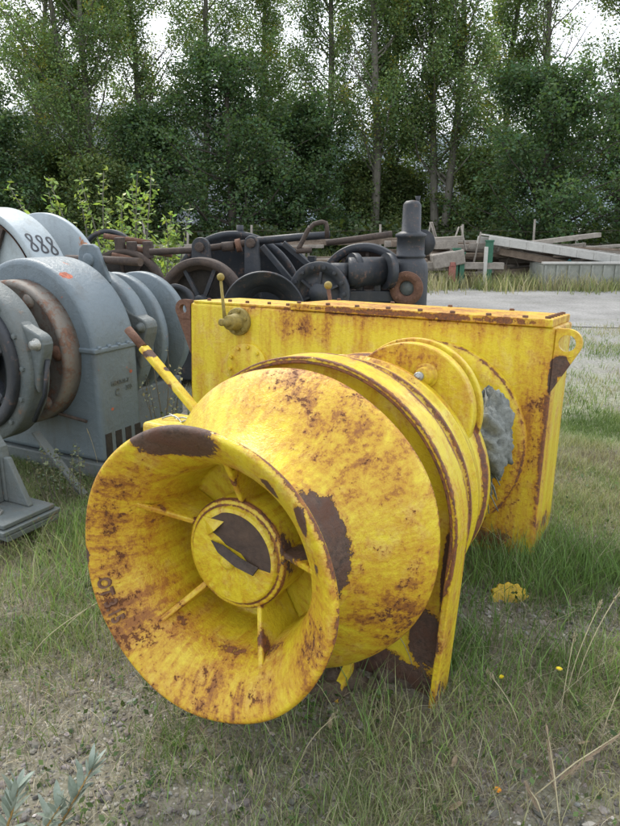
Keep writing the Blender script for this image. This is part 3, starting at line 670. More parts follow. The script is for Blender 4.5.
for a in (30, 62, 118, 150, 210, 270, 330):
    ca, sa = math.cos(R(a)), math.sin(R(a)); MB().beam((.25 * ca, -.0, .85 + .25 * sa), (.72 * ca, .03, .85 + .72 * sa), .06, .035, (0, 1, 0)).build('spoke', M['brown'], D, .004)
MB().box((0, .2, .12), (1.3, .9, .24)).build('bed', M['grey_shade'], D, .02)
# 888: each digit two looped strokes lying on the curved guard
for k in range(3):
    m = MB(); cy = .075 + k * .095; a_c = R(39 - 1.5 * k)
    P = []
    for i in range(33):
        t = 2 * PI * i / 32; P.append((.027 * math.sin(2 * t) * (1.15 if math.cos(t) < 0 else .9), .088 * math.cos(t)))
    vs = []; fs = []
    for i, (x, y) in enumerate(P):
        x2, y2 = P[(i + 1) % 32] if i < 32 else P[1]; x0, y0 = P[i - 1] if i > 0 else P[31]
        dx, dy = x2 - x0, y2 - y0; l_ = math.hypot(dx, dy) + 1e-9; nx_, ny_ = -dy / l_, dx / l_
        for s_ in (-1, 1):
            ax_ = x + nx_ * .0085 * s_ + .25 * y * .35; up = y + ny_ * .0085 * s_; aa = a_c + up / .80
            vs.append((.8035 * math.cos(aa), cy + ax_, .85 + .8035 * math.sin(aa)))
    for i in range(32): fs.append((2 * i, 2 * i + 1, 2 * i + 3, 2 * i + 2))
    m.add(vs, fs); o = m.build('painted_digit', M['black'], gd)

# ------------------------------------------------------------------ BLACK WINCHES (behind)
bk = M['black']
def node_at(px, py, Y, E): return E.matrix_world.inverted() @ at(px, py, Y)
B = empty('winch', (-.75, 6.5, 0), -R(14), 'black winch with spoked wheel and tall domed drum guard, behind the yellow gearbox', 'winch')
B2 = empty('winch', (.55, 6.4, 0), -R(14), 'black winch with upright valve cylinder and rusty pipe flange, behind the yellow gearbox', 'winch')
B3 = empty('winch', (-1.75, 7.6, 0), -R(10), 'rusted brown and black winch low behind the blue-grey drums', 'winch')
bpy.context.view_layer.update()
def q(px, py, Y): return node_at(px, py, Y, B)
def dlat(prof, px, py, Y, E, name, mat, n=72, ax=(0, -1, 0), **k):
    return MB().lathe(prof, node_at(px, py, Y, E), ax, n=n, **k).build(name, mat, E)
# domed guards
dlat([(0, 0), (0, .70), (.012, .712), (.05, .712), (.06, .70), (.06, .66), (.03, .65), (.03, 0)], 237, 303, 7.0, B, 'drum_guard', bk)
dlat([(0, 0), (0, .62), (.05, .62), (.05, .58), (.02, .57), (.02, 0)], 268, 300, 7.4, B, 'drum_guard', bk)
MB().tube([q(240, 234, 6.98), q(240, 225, 6.98)], .035, 12).build('grease_cup', bk, B)
# spoked wheel
E = B
wr = dlat([(0, .33), (0, .395), (.02, .405), (.10, .405), (.12, .395), (.12, .34), (.08, .335), (.06, .30), (.02, .30)], 205, 303, 6.2, B, 'wheel', M['brown'])
c_ = q(205, 303, 6.2)
for k in range(7):
    a = R(k * 51.4 + 15); v0 = Vector((math.cos(a), 0, math.sin(a))); MB().beam(c_ + v0 * .06 + Vector((0, -.06, 0)), c_ + v0 * .335 + Vector((0, -.06, 0)), .035, .03, (0, 1, 0)).build('spoke', bk, wr)
MB().lathe([(-.02, .33), (-.02, 0)], c_, (0, -1, 0), n=48).build('web', M['black_gap'], wr)
MB().lathe([(0, .08), (.14, .08), (.15, .06), (.15, 0)], c_, (0, -1, 0), n=32).build('hub', bk, wr)
# small pulley in front-left
dlat([(0, .15), (.08, .17), (.10, .17), (.10, .13), (.05, .12), (.05, .0)], 180, 303, 5.9, B, 'pulley', bk, 48)
# flared fairlead bell
dlat([(-.35, .20), (-.1, .20), (0, .25), (.05, .30), (.075, .345), (.08, .35), (.06, .36), (.05, .355), (.0, .28), (-.1, .17), (-.3, .16)], 264, 313, 5.9, B, 'warping_head', bk, 72, ax=(.25, -1, 0))
# bearing brackets and cross shaft
def bracket(px, py, Y, hw, top, bot, E=B):
    c = node_at(px, py, Y, E); P = [(hw * math.cos(PI * i / 16), hw * math.sin(PI * i / 16)) for i in range(17)] + [(-hw * 1.25, -bot), (hw * 1.25, -bot)]
    o = MB().prism(P, c, (1, 0, 0), (0, 0, 1), (0, 1, 0), .05).build('bearing_bracket', bk, E, .008)
    MB().lathe([(0, .045), (.03, .045), (.035, .03), (.035, 0)], c, (0, -1, 0), n=8, smooth=False).build('bolt', M['brown'], o)
bracket(200, 247, 6.35, .085, 0, .35); bracket(251, 243, 6.35, .065, 0, .55)
MB().tube([q(150, 252, 6.55), q(196, 250, 6.5), q(246, 243, 6.5)], .032, 12).build('cross_shaft', M['brown'], B)
MB().tube([q(246, 242, 6.5), q(300, 237, 6.5), q(330, 235, 6.5)], .036, 12).build('cross_shaft', bk, B)
MB().tube([q(236, 246, 6.45), q(241, 245, 6.45)], .062, 12).build('collar', M['rust'], B)
MB().tube([q(222, 247, 6.45), q(234, 246, 6.45)], .045, 12).build('collar', M['brown'], B)
for (x0, y0, x1, y1) in ((262, 246, 292, 282), (283, 243, 310, 266)): MB().beam(q(x0, y0, 6.4), q(x1, y1, 6.4), .05, .05, (0, 1, 0)).build('stay', bk, B, .006)
MB().beam(q(312, 256, 6.6), q(312, 300, 6.6), .07, .07, (0, 1, 0)).build('post', bk, B)
# crooked handle pipe
MB().tube([q(297, 251, 6.3), q(300, 246, 6.3), q(308, 230, 6.3), q(314, 224, 6.3), q(322, 222, 6.3), q(326, 223, 6.3), q(327, 228, 6.3), q(327, 238, 6.3)], .021, 12).build('handle', M['brown'], B)
MB().tube([q(296, 251, 6.3), q(312, 250, 6.3)], .026, 12).build('grip', M['brown'], B)
MB().box((0, .2, .30), (1.3, 1.0, .45)).build('bed', bk, B, .02)
# --- right machine
q2 = lambda px, py, Y: node_at(px, py, Y, B2)
gd2 = dlat([(0, .06), (0, .27), (.05, .27), (.055, .26), (.055, .19), (.03, .18), (.03, .09), (.09, .08), (.09, 0)], 320, 293, 6.0, B2, 'bolted_flange', bk)
c_ = q2(320, 293, 6.0)
for k in range(14):
    a = 2 * PI * k / 14; MB().lathe([(.05, .018), (.08, .018), (.082, 0)], c_ + Vector((.225 * math.cos(a), 0, .225 * math.sin(a))), (0, -1, 0), n=6, smooth=False).build('bolt', bk, gd2)
for k in range(6):
    a = 2 * PI * k / 6 + .4; v0 = Vector((math.cos(a), 0, math.sin(a))); MB().beam(c_ + v0 * .07 + Vector((0, -.05, 0)), c_ + v0 * .185 + Vector((0, -.05, 0)), .02, .05, (0, 1, 0)).build('rib', bk, gd2)
MB().tube([q2(330, 272, 6.0), q2(350, 272, 6.05)], .078, 24).build('cylinder', bk, B2)
MB().tube([q2(348, 272, 6.05), q2(349, 272, 6.05), q2(393, 271, 6.2), q2(394, 271, 6.2)], [.118, .125, .125, .118], 32).build('cylinder_sleeve', bk, B2)
for px_ in (354, 388): MB().tube([q2(px_ - 3, 271, 6.1), q2(px_ + 3, 271, 6.12)], .155, 28).build('collar', bk, B2)
MB().tube([q2(394, 271, 6.2), q2(408, 270, 6.2)], .07, 20).build('neck', bk, B2)
vb = q2(409, 290, 6.25)
def zpx(py, Y=6.25): return node_at(409, py, Y, B2).z
body = MB().lathe([(zpx(330), .16), (zpx(272), .165), (zpx(264), .155), (zpx(259), .13), (zpx(258), .12), (zpx(257), .135), (zpx(255), .135), (zpx(254), .125), (zpx(238), .122), (zpx(237), .138), (zpx(234), .138), (zpx(232), .10), (zpx(231), .085), (zpx(205), .08), (zpx(203), .07), (zpx(201), .055), (zpx(200), .0)], (vb.x, vb.y, 0), (0, 0, 1), n=48).build('valve_body', bk, B2)
MB().tube([q2(418, 236, 6.3), q2(418, 200, 6.3), q2(418, 196, 6.3)], [.018, .018, .024], 10).build('stem', bk, B2)
MB().lathe([(0, .12), (.03, .12), (.03, 0)], q2(422, 243, 6.4), (0, -1, 0), n=32).build('hand_wheel', bk, B2)
f = MB().lathe([(0, .075), (0, .145), (.035, .150), (.045, .145), (.045, .07), (.02, .065), (.0, .065)], vb + Vector((0, -.165, .03)), (-.12, -1, 0), n=40).build('pipe_flange', M['rust'], B2)
MB().lathe([(0, .066), (.012, .06), (.014, 0)], vb + Vector((0, -.165, .03)), (-.12, -1, 0), n=32).build('blank', M['grey_shade'], f)
for k in range(8):
    a = 2 * PI * k / 8; MB().lathe([(.04, .014), (.06, .014), (.062, 0)], vb + Vector((.11 * math.cos(a), -.165, .03 + .11 * math.sin(a))), (-.12, -1, 0), n=6, smooth=False).build('bolt', M['rust'], f)
wh2 = dlat([(0, .36), (0, .43), (.02, .44), (.12, .44), (.14, .43), (.14, .37), (.10, .36)], 365, 290, 6.6, B2, 'drum_rim', bk)
c2 = q2(365, 290, 6.6)
MB().lathe([(-.02, .36), (-.02, 0)], c2, (0, -1, 0), n=48).build('web', M['brown'], wh2)
for k in range(9):
    a = R(k * 40 + 5); v0 = Vector((math.cos(a), 0, math.sin(a))); MB().beam(c2 + v0 * .08 + Vector((0, -.07, 0)), c2 + v0 * .36 + Vector((0, -.07, 0)), .03, .03, (0, 1, 0)).build('spoke', M['brown'], wh2)
MB().tube([q2(326, 243, 6.9), q2(350, 240, 6.9), q2(392, 234, 6.9)], .032, 10).build('shaft', M['brown'], B2)
MB().box((-.1, .2, .42), (.9, .8, .66)).build('bed', bk, B2, .02)
MB().beam(q2(330, 296, 6.1), q2(400, 296, 6.2), .12, .10, (0, 0, 1)).build('side_rail', bk, B2, .01)
for px_ in (342, 360, 378): MB().box(q2(px_, 284, 6.15), (.06, .08, .12)).build('pedestal', bk, B2, .006)
MB().beam(q2(330, 277, 6.72), q2(343, 258, 6.72), .03, .012, (0, 1, 0)).build('sling', M['strap'], None, M=B2.matrix_world)
so_ = bpy.data.objects['sling']; tag(so_, 'yellow webbing sling lying against the black drum rim', 'sling')
# --- left low rusty machine
q3 = lambda px, py, Y: node_at(px, py, Y, B3)
dlat([(0, .38), (0, .44), (.10, .44), (.10, .38)], 128, 292, 7.2, B3, 'drum_rim', M['brown'], closed=True)
dlat([(0, 0), (0, .36), (.02, .36), (.02, 0)], 128, 292, 7.3, B3, 'web', M['black_gap'])
dlat([(0, .30), (0, .34), (.08, .34), (.08, .30)], 112, 262, 7.5, B3, 'guard', bk, closed=True)
for (a, b_, r_) in (((104, 236, 7.4), (150, 243, 7.4), .03), ((118, 247, 7.2), (172, 254, 7.2), .035), ((112, 255, 7.1), (150, 262, 7.1), .028)):
    MB().tube([q3(*a), q3(*b_)], r_, 10).build('shaft', M['rust'], B3)
for px_, py_ in ((132, 250), (148, 250), (120, 246)): MB().box(q3(px_, py_, 7.15), (.09, .08, .17)).build('bearing_block', M['brown'], B3, .01)
MB().box((0, 0, .45), (1.2, .8, .5)).build('bed', M['brown'], B3, .02)
for a in (20, 60, 100, 140): ca, sa = math.cos(R(a)), math.sin(R(a)); c3 = q3(128, 292, 7.25); MB().beam(c3, c3 + Vector((ca, 0, sa)) * .38, .03, .03, (0, 1, 0)).build('spoke', M['brown'], B3)

# ------------------------------------------------------------------ TIMBER PILE, GANGWAY, PANELS (about 18 m away)
def plank(a, b, wd, h, mat, label, group, cat='plank', name='timber_plank'):
    a = Vector(a); b = Vector(b); m = MB(); n = 6; d = (b - a); 
    # origin at the plank's base end
    m.beam(Vector((0, 0, 0)), d, wd, h); o = m.build(name, mat, None, .006); o.location = a; return tag(o, label, cat, group)
rp = random.Random(12)
for i in range(38):
    lay = i % 5; Y = 17.3 + rp.uniform(0, 3.0); x0 = rp.uniform(50, 400); z = .12 + lay * .21 + rp.uniform(-.05, .05)
    ln = rp.uniform(2.5, 5.5); A = at(x0, 240, Y); a = Vector((A.x, Y, z)); b_ = a + Vector((ln, rp.uniform(-.5, .5), rp.uniform(-.10, .10)))
    plank(a, b_, rp.uniform(.18, .32), rp.uniform(.07, .18), rp.choice([M['wood'], M['wood2'], M['wood']]), 'weathered grey-brown plank lying in the long timber stack behind the black winches', 'planks in the long timber stack')
for i in range(60):
    lay = i % 5; Y = 17.4 + rp.uniform(0, 2.6); x0 = rp.uniform(425, 590); z = .10 + lay * .21 + rp.uniform(-.05, .05)
    ln = rp.uniform(1.2, 3.2); A = at(x0, 240, Y); a = Vector((A.x, Y, z)); b_ = a + Vector((ln, rp.uniform(-.7, .7), rp.uniform(-.28, .28)))
    plank(a, b_, rp.uniform(.10, .30), rp.uniform(.05, .14), rp.choice([M['wood'], M['wood2'], M['wood']]), 'grey plank tossed in the loose scrap-timber heap between green posts and black valve', 'planks in the loose timber heap')
for i, (x0, y0, x1, y1) in enumerate(((474, 262, 481, 232), (466, 250, 461, 226), (427, 242, 431, 222), (432, 222, 438, 243), (436, 240, 430, 222), (455, 238, 459, 227), (512, 248, 520, 270), (505, 268, 512, 250))):
    a = at(x0, y0, 17.6 + i * .1); b_ = at(x1, y1, 17.8 + i * .1); plank(a, b_, 0.035, .035, M['wood'], 'thin weathered stick leaning upright out of the loose timber heap', 'sticks poking out of the timber heap', 'stick', 'wooden_stick')
# boat-like trough in heap
m = MB(); a = at(432, 262, 17.2); b_ = at(463, 256, 17.2); m.beam(a, b_, .5, .35); m.add([], []); o = m.build('timber_box', M['wood'], None, .03); tag(o, 'grey wooden box section on the heap beside the red post', 'box')
m = MB(); a = at(430, 240, 17.6); b_ = at(462, 238, 17.6); m.beam(a, b_, .4, .10); m.beam(at(434, 245, 17.6), at(456, 244, 17.6), .5, .2); o = m.build('wooden_rack', M['wood'], None, .01); tag(o, 'pale wooden rack on top of the heap behind the valve cylinder', 'rack')
# gangway
g0 = at(489, 240, 17.4); g1 = at(640, 263, 17.0)
E = empty('gangway', (g0.x, g0.y, 0), 0, 'long bleached gangway resting aslant on green posts', 'gangway'); bpy.context.view_layer.update(); off = -Vector((g0.x, g0.y, 0))
m = MB(); m.beam(g0 + off, g1 + off, .12, .20); m.build('side_beam', M['palewood'], E, .01)
m = MB(); m.beam(g0 + off + Vector((0, .6, .12)), g1 + off + Vector((0, .6, .12)), .9, .04); m.build('deck', M['palewood'], E, .004)
m = MB(); m.beam(g0 + off + Vector((0, 1.2, -.02)), g1 + off + Vector((0, 1.2, -.02)), .12, .20); m.build('side_beam', M['palewood'], E, .01)
for k in range(9):
    p = g0.lerp(g1, k / 9 + .03) + off; MB().box(p + Vector((0, -.07, 0)), (.03, .02, .19)).build('rib', M['palewood'], E)
m = MB(); m.beam(g0 + off + Vector((.35, .3, -.28)), g1 + off + Vector((0, .3, -.35)), .5, .16); m.build('underside', M['wood2'], E)
# green posts
for px_, y0, y1, lab in ((457, 278, 248, 'shorter green painted post standing beside the red post'), (461.5, 278, 252, 'squat green post just right of the shorter green one'), (490, 278, 240, 'tall green post carrying the high end of the gangway')):
    Y = 17.1; a = at(px_, y1, Y); P = MB(); P.box((0, 0, a.z / 2), (.16, .16, a.z)); P.box((0, 0, .02), (.26, .26, .04)); P.box((0, 0, a.z - .02), (.19, .19, .04)); o = P.build('green_post', M['green_p'], None, .006); o.location = (a.x, Y, 0); tag(o, lab, 'post', 'green painted posts')
a = at(452.5, 262, 17.0); P = MB(); P.box((0, 0, a.z / 2), (.17, .10, a.z)); P.box((0, 0, a.z - .05), (.12, .14, .1)); o = P.build('red_post', M['red_p'], None, .01); o.location = (a.x, 17.0, 0); tag(o, 'faded red post at the edge of the timber heap', 'post')
a = at(485.5, 262, 17.0); P = MB(); P.box((0, 0, .55), (.08, .08, .85)); P.box((0, 0, .06), (.16, .16, .12)); o = P.build('white_post', M['palewood'], None, .006); o.location = (a.x, 17.0, 0); tag(o, 'white post with black foot beside the tall green post', 'post')
# ribbed panel box
a = at(541, 290, 16.6); b_ = at(640, 290, 16.3); Lp = b_.x - a.x
E = empty('panel_trough', (a.x, 16.6, 0), 0, 'mossy grey ribbed panel trough in front of the gangway', 'trough')
m = MB(); m.box((Lp / 2, 0, .30), (Lp, .06, .58)); m.box((Lp / 2, 1.0, .30), (Lp, .06, .58)); m.box((.03, .5, .30), (.06, .94, .58)); m.build('side_panel', M['concrete'], E, .01)
m = MB(); m.box((Lp / 2, -.02, .615), (Lp + .06, .14, .05)); m.build('rim', M['palewood'], E, .008)
for k in range(8): MB().box((.05 + k * Lp / 8, -.05, .29), (.05, .04, .54)).build('rib', M['concrete'], E)
m = MB(); c_ = at(600, 270, 17.0)
for k in range(26):
    p0 = c_ + Vector((rp.uniform(-.6, .6), rp.uniform(-.3, .3), rp.uniform(-.1, .10))); m.tube([p0, p0 + Vector((rp.uniform(-.3, .3), rp.uniform(-.1, .1), rp.uniform(.02, .18))), p0 + Vector((rp.uniform(-.5, .5), 0, rp.uniform(-.1, .05)))], .018, 5)
o = m.build('netting', M['teal']); tag(o, 'bundle of teal netting lying in the panel trough', 'netting')

# wire fence
E = empty('fence', (0, 21.5, 0), 0, 'wire fence on thin weathered posts in front of the trees', 'fence')
for k in range(11):
    x = -9.5 + k * 2.0 + rp.uniform(-.6, .6); h = rp.uniform(1.2, 1.75); MB().tube([(x, 0, 0), (x + rp.uniform(-.08, .08), 0, h)], .035, 7).build('post', M['wood'], E)
for z in (.9, 1.3): MB().tube([(-10 + 1.2 * k, 0, z + .03 * math.sin(k * 2.1)) for k in range(21)], .006, 5).build('wire', M['brown'], E)

# ------------------------------------------------------------------ foliage tools
def leaf_quads(P, size, rng, col, up_bias=.3, asp=.6, colvar=.25):
    n = len(P); d = rng.normal(size=(n, 3)); d[:, 2] *= .6; d /= np.linalg.norm(d, axis=1)[:, None]
    nr = rng.normal(size=(n, 3)); nr[:, 2] = np.abs(nr[:, 2]) + up_bias; s = np.cross(d, nr); s /= np.linalg.norm(s, axis=1)[:, None]
    sz = (size * (.6 + .8 * rng.rand(n)))[:, None]; w_ = s * sz * asp * .5; l_ = d * sz * .5
    V = np.stack([P - l_, P + w_, P + l_, P - w_], 1).reshape(-1, 3); F = np.arange(n * 4).reshape(n, 4)
    c = np.asarray(col, float); c = c if c.ndim == 2 else np.tile(c, (n, 1)); k = (1 + colvar * rng.normal(size=(n, 1))).clip(.45, 1.8); h = rng.normal(size=(n, 1)) * .10
    c = c * k * np.concatenate([1 + h, 1 + 0 * h, 1 - h], 1)
    return V, F, np.repeat(np.clip(c, .004, .6), 4, 0)

def tubes_np(segs, nsd=6):
    """segs: list of (p0,p1,r0,r1)"""
    A = np.array([s[0] for s in segs]); Bb = np.array([s[1] for s in segs]); r0 = np.array([s[2] for s in segs]); r1 = np.array([s[3] for s in segs])
    d = Bb - A; d /= np.linalg.norm(d, axis=1)[:, None] + 1e-9; t = np.where(np.abs(d[:, 2:3]) < .9, np.array([[0, 0, 1.]]), np.array([[1., 0, 0]])); u = np.cross(d, t); u /= np.linalg.norm(u, axis=1)[:, None]; w_ = np.cross(d, u)
    an = np.arange(nsd) * 2 * PI / nsd; off = u[:, None, :] * np.cos(an)[None, :, None] + w_[:, None, :] * np.sin(an)[None, :, None]
    V = np.concatenate([A[:, None] + off * r0[:, None, None], Bb[:, None] + off * r1[:, None, None]], 1).reshape(-1, 3)
    base = np.arange(len(segs))[:, None] * 2 * nsd; k = np.arange(nsd); k2 = (k + 1) % nsd
    F = np.stack([base + k, base + k2, base + nsd + k2, base + nsd + k], 2).reshape(-1, 4)
    return V, F

def tree(name, x, y, h, kind, label, seed, group, spread=1.0, fork=False):
    rng = np.random.RandomState(seed); E = empty(name, (x, y, 0), 0, label, 'tree', group); segs = []; tips = []
    def limb(p, d, ln, r, n=5, lev=0, curve=.12, upk=.1):
        p = np.array(p, float); d = np.array(d, float); out = [p]
        for i in range(n):
            d = d + rng.normal(size=3) * curve; d[2] += upk; d /= np.linalg.norm(d); q_ = p + d * ln / n
            segs.append((p, q_, r * (1 - .8 * i / n), r * (1 - .8 * (i + 1) / n))); p = q_; out.append(p)
        return out
    if kind == 'poplar':
        stems = [(0, 0)] if not fork else [(-.35, 0), (.3, .1)]
        for k, (sx, sy) in enumerate(stems):
            tr = limb((sx * .3, sy, -.1), (sx * .25, 0, 1), h, .21 if not fork else .19, 12, 0, .035, .12)
            for i in range(2 if fork or True else 2, 12):
                for b in range(6 if i > 3 else 5):
                    a = rng.rand() * 2 * PI; ln = (2.9 - 1.6 * i / 12) * spread * (.7 + .6 * rng.rand()) * h / 13
                    st = tr[i] + (tr[i + 1] - tr[i]) * rng.rand(); br_ = limb(st, (math.cos(a) * .9, math.sin(a) * .9, .75), ln, .055 - .003 * i, 5, 1, .12, .12)
                    for j in range(1, 6):
                        tips.append((br_[j], .60))
                        if j > 1:
                            tw = limb(br_[j], (rng.normal(), rng.normal(), .5), .7 * spread, .014, 2, 2, .2, .05); tips.append((tw[-1], .5)); tips.append((tw[1], .4))
            for p in tr[-4:]: tips.append((p, .45))
        nl = 72; size = .10; col = (.175, .25, .105)
        low = None
    else:
        tr = limb((0, 0, -.1), (0, 0, 1), h * .84, .20, 10, 0, .04, .15)
        for i in range(1, 10):
            for b in range(6):
                a = rng.rand() * 2 * PI; f = i / 10; ln = h * (.36 * (1 - f) ** .75 + .08) * spread * (.75 + .5 * rng.rand())
                br_ = limb(tr[i], (math.cos(a), math.sin(a), .25), ln, .06 - .004 * i, 5, 1, .12, .06)
                for j in range(1, 6):
                    tips.append((br_[j], .5)); tw = limb(br_[j], (rng.normal(), rng.normal(), .2), .6, .014, 2, 2, .2, 0); tips.append((tw[-1], .45)); tips.append((tw[1], .4))
        for p in tr[-3:]: tips.append((p, .5))
        nl = 42; size = .125; col = (.085, .140, .062) if kind == 'dark' else (.145, .195, .075)
    T = np.array([t[0] for t in tips]); Rr = np.array([t[1] for t in tips])
    gap = vnoise(T[:, 0] * .9 + seed * 3.1, T[:, 2] * .75 + T[:, 1] * .3)
    keep = (rng.rand(len(T)) > .08) & ((gap > .28) | (T[:, 2] < 4.5)) if kind == 'poplar' else (rng.rand(len(T)) > .05); T = T[keep]; Rr = Rr[keep]
    idx = np.repeat(np.arange(len(T)), nl); dd = rng.normal(size=(len(idx), 3)); dd /= np.linalg.norm(dd, axis=1)[:, None] + 1e-9
    P = T[idx] + dd * (Rr[idx] * rng.rand(len(idx)) ** .45)[:, None]
    cl_ = rng.rand(len(T)); cc = np.array(col)[None] * (.72 + .56 * cl_[idx])[:, None]; yl = (rng.rand(len(T)) < .06)[idx]; 
    if kind == 'poplar': cc[yl] = np.array((.28, .26, .05))
    V, F, c = leaf_quads(P, size, rng, cc)
    np_mesh('crown', V, F, M['leaf'], c, E)
    V, F = tubes_np(segs, 7); np_mesh('trunk', V, F, M['bark'] if kind == 'poplar' else M['bark_dark'], None, E, True)
    return E

TR = [('poplar_tree', -20, 33, 15, 'poplar', 'tall pale-leaved poplar at the far left edge', 0, 1.0),
      ('poplar_tree', 38, 31, 14, 'poplar', 'leafy poplar between the left edge and the fork-trunked poplar', 0, 1.1),
      ('poplar_tree', 92, 29, 15, 'poplar', 'pale double-trunked poplar above the willow bush', 1, 1.1),
      ('poplar_tree', 152, 32, 15, 'poplar', 'slim poplar just right of the double-trunked one', 0, 1.0),
      ('poplar_tree', 206, 33, 16, 'poplar', 'poplar rising left of the big dark alder', 0, 1.0),
      ('poplar_tree', 268, 34, 15, 'poplar', 'poplar showing above the big dark alder', 0, .9),
      ('poplar_tree', 318, 32, 15, 'poplar', 'poplar rising behind the crooked handle pipe', 0, .9),
      ('poplar_tree', 373, 29, 16, 'poplar', 'straight dark-stemmed poplar left of the sky gap', 0, .75),
      ('poplar_tree', 389, 31, 16, 'poplar', 'leaning thinner poplar close beside the straight dark-stemmed one', 0, .75),
      ('poplar_tree', 440, 29, 16, 'poplar', 'thick forked poplar above the valve cylinder', 1, .85),
      ('poplar_tree', 500, 33, 15, 'poplar', 'poplar behind the left side of the right-hand dark tree', 0, .9),
      ('poplar_tree', 545, 32, 16, 'poplar', 'poplar rising above the right-hand dark tree', 0, 1.1),
      ('poplar_tree', 612, 30, 16, 'poplar', 'poplar with bare leaning stem at the right edge', 0, 1.0),
      ('dark_tree', -15, 26, 7.5, 'dark', 'very dark dense tree at the far left', 0, .9),
      ('dark_tree', 232, 27, 9.3, 'dark', 'big dark-green alder in the middle left of the tree line', 0, 1.05),
      ('dark_tree', 155, 29, 7.0, 'dark', 'dark bushy tree left of the big alder', 0, .95),
      ('dark_tree', 300, 28, 7.2, 'dark', 'dark bushy tree right of the big alder', 0, .95),
      ('dark_tree', 545, 25, 8.0, 'dark', 'broad dark-green tree behind the gangway', 0, 1.15),
      ('dark_tree', 628, 27, 9.0, 'dark', 'dark dense tree cut by the right edge', 0, 1.0),
      ('leafy_tree', 60, 30, 5.6, 'mid', 'low leafy tree behind the willow bush', 0, 1.1),
      ('leafy_tree', 355, 30, 4.8, 'mid', 'low green bushy tree under the sky gap', 0, 1.1),
      ('leafy_tree', 405, 31, 4.4, 'mid', 'low green bushy tree left of the forked poplar', 0, 1.1),
      ('leafy_tree', 478, 30, 5.4, 'mid', 'low green bushy tree right of the forked poplar', 0, 1.0),
      ('leafy_tree', 110, 27, 4.4, 'mid', 'small green tree right behind the willow bush', 0, 1.1)]
for i, (nm, px_, Y, h, kd, lab, fk, spd) in enumerate(TR):
    a = at(px_, 240, Y); tree(nm, a.x, Y, h, kd, lab, 100 + i, 'trees of the tree line', spd, bool(fk))

# undergrowth below the trees (uncountable)
rng = np.random.RandomState(55); n = 60000
ux = rng.uniform(-18, 20, n); uy = rng.uniform(22.5, 33, n); hh = .5 + 1.5 * fbm(ux * .6, uy * .5, 3); uz = hh * rng.rand(n) ** .6
V, F, c = leaf_quads(np.stack([ux, uy, uz], 1), .17, rng, (.055, .08, .03)); tag(np_mesh('undergrowth', V, F, M['leaf'], c), 'dark leafy undergrowth beneath the tree line', 'undergrowth', kind='stuff')

# grey buildings behind the trees
def hall(x0, x1, Y, h, label, dep=18, wallm=None):
    E = empty('building', ((x0 + x1) / 2, Y, 0), 0, label, 'building'); W_ = x1 - x0
    MB().box((0, dep / 2, h * .40), (W_, dep, h * .80)).build('wall', wallm, E)
    P = [(-.4, h * .8), (dep / 2, h), (dep + .4, h * .8)]
    MB().prism(P, (-W_ / 2 - .3, 0, 0), (0, 1, 0), (0, 0, 1), (1, 0, 0), W_ + .6).build('roof', M['slate'], E)
    for k in range(int(W_ // 5)): MB().box((-W_ / 2 + 2.5 + k * 5, -.03, h * .45), (1.4, .1, 1.5)).build('window', M['slate2'], E)
M['slate'] = m_simple('blue_grey_roofing', (.15, .18, .22), (.20, .235, .275), .5, .7, 0); M['slate2'] = m_simple('dark_window', (.05, .06, .07), (.08, .09, .1), 2, .2, 0)
M['render'] = m_simple('grey_cladding', (.22, .245, .27), (.28, .30, .33), 1, .8, 0)
hall(-26, -2, 60, 12.5, 'long grey hall behind the left half of the tree line', wallm=M['render'])
hall(7.2, 12.6, 52, 6.4, 'small blue-grey building glimpsed beside the forked poplar', 8, M['render'])

# ------------------------------------------------------------------ willow bush by the pale winch
def sprig_bush(name, loc, stems, label, cat, leaf, col, hts, rad, seed, lean=.25, leafden=70, mat='leaf', bark='bark', asp=.38):
    rng = np.random.RandomState(seed); E = empty(name, loc, 0, label, cat); segs = []; P = []; Dr = []
    for k in range(stems):
        a = rng.rand() * 2 * PI; r = rad * math.sqrt(rng.rand()); p = np.array([math.cos(a) * r * .6, math.sin(a) * r * .4, 0]); d = np.array([math.cos(a) * lean * rng.rand(), math.sin(a) * lean * rng.rand(), 1.]); h = rng.uniform(*hts); n = 8
        for i in range(n):
            d = d + rng.normal(size=3) * .05; d /= np.linalg.norm(d); q_ = p + d * h / n; segs.append((p, q_, .010 * (1 - .8 * i / n) * h, .010 * (1 - .8 * (i + 1) / n) * h))
            if i >= 2:
                for j in range(int(leafden / 6)):
                    P.append(p + (q_ - p) * rng.rand() + rng.normal(size=3) * leaf * .55 * (1.6 if i < 6 else .8))
            p = q_
    V, F, c = leaf_quads(np.array(P), leaf, rng, col, .4, asp, .3); np_mesh('foliage', V, F, M[mat], c, E)
    V, F = tubes_np(segs, 5); np_mesh('stems', V, F, M[bark], None, E, True)['kind'] = 'stuff'; return E
a = at(104, 240, 8.6); sprig_bush('willow_bush', (a.x, 8.6, 0), 36, 'sunlit yellow-green willow bush behind the pale grey winch', 'bush', .085, (.22, .30, .09), (.9, 2.2), 1.15, 31, .36, 120)
a = at(150, 250, 8.3); sprig_bush('willow_shoot', (a.x, 8.3, 0), 6, 'lone leafy shoots right of the willow bush', 'bush', .08, (.22, .30, .09), (1.2, 1.8), .3, 32, .3, 60)

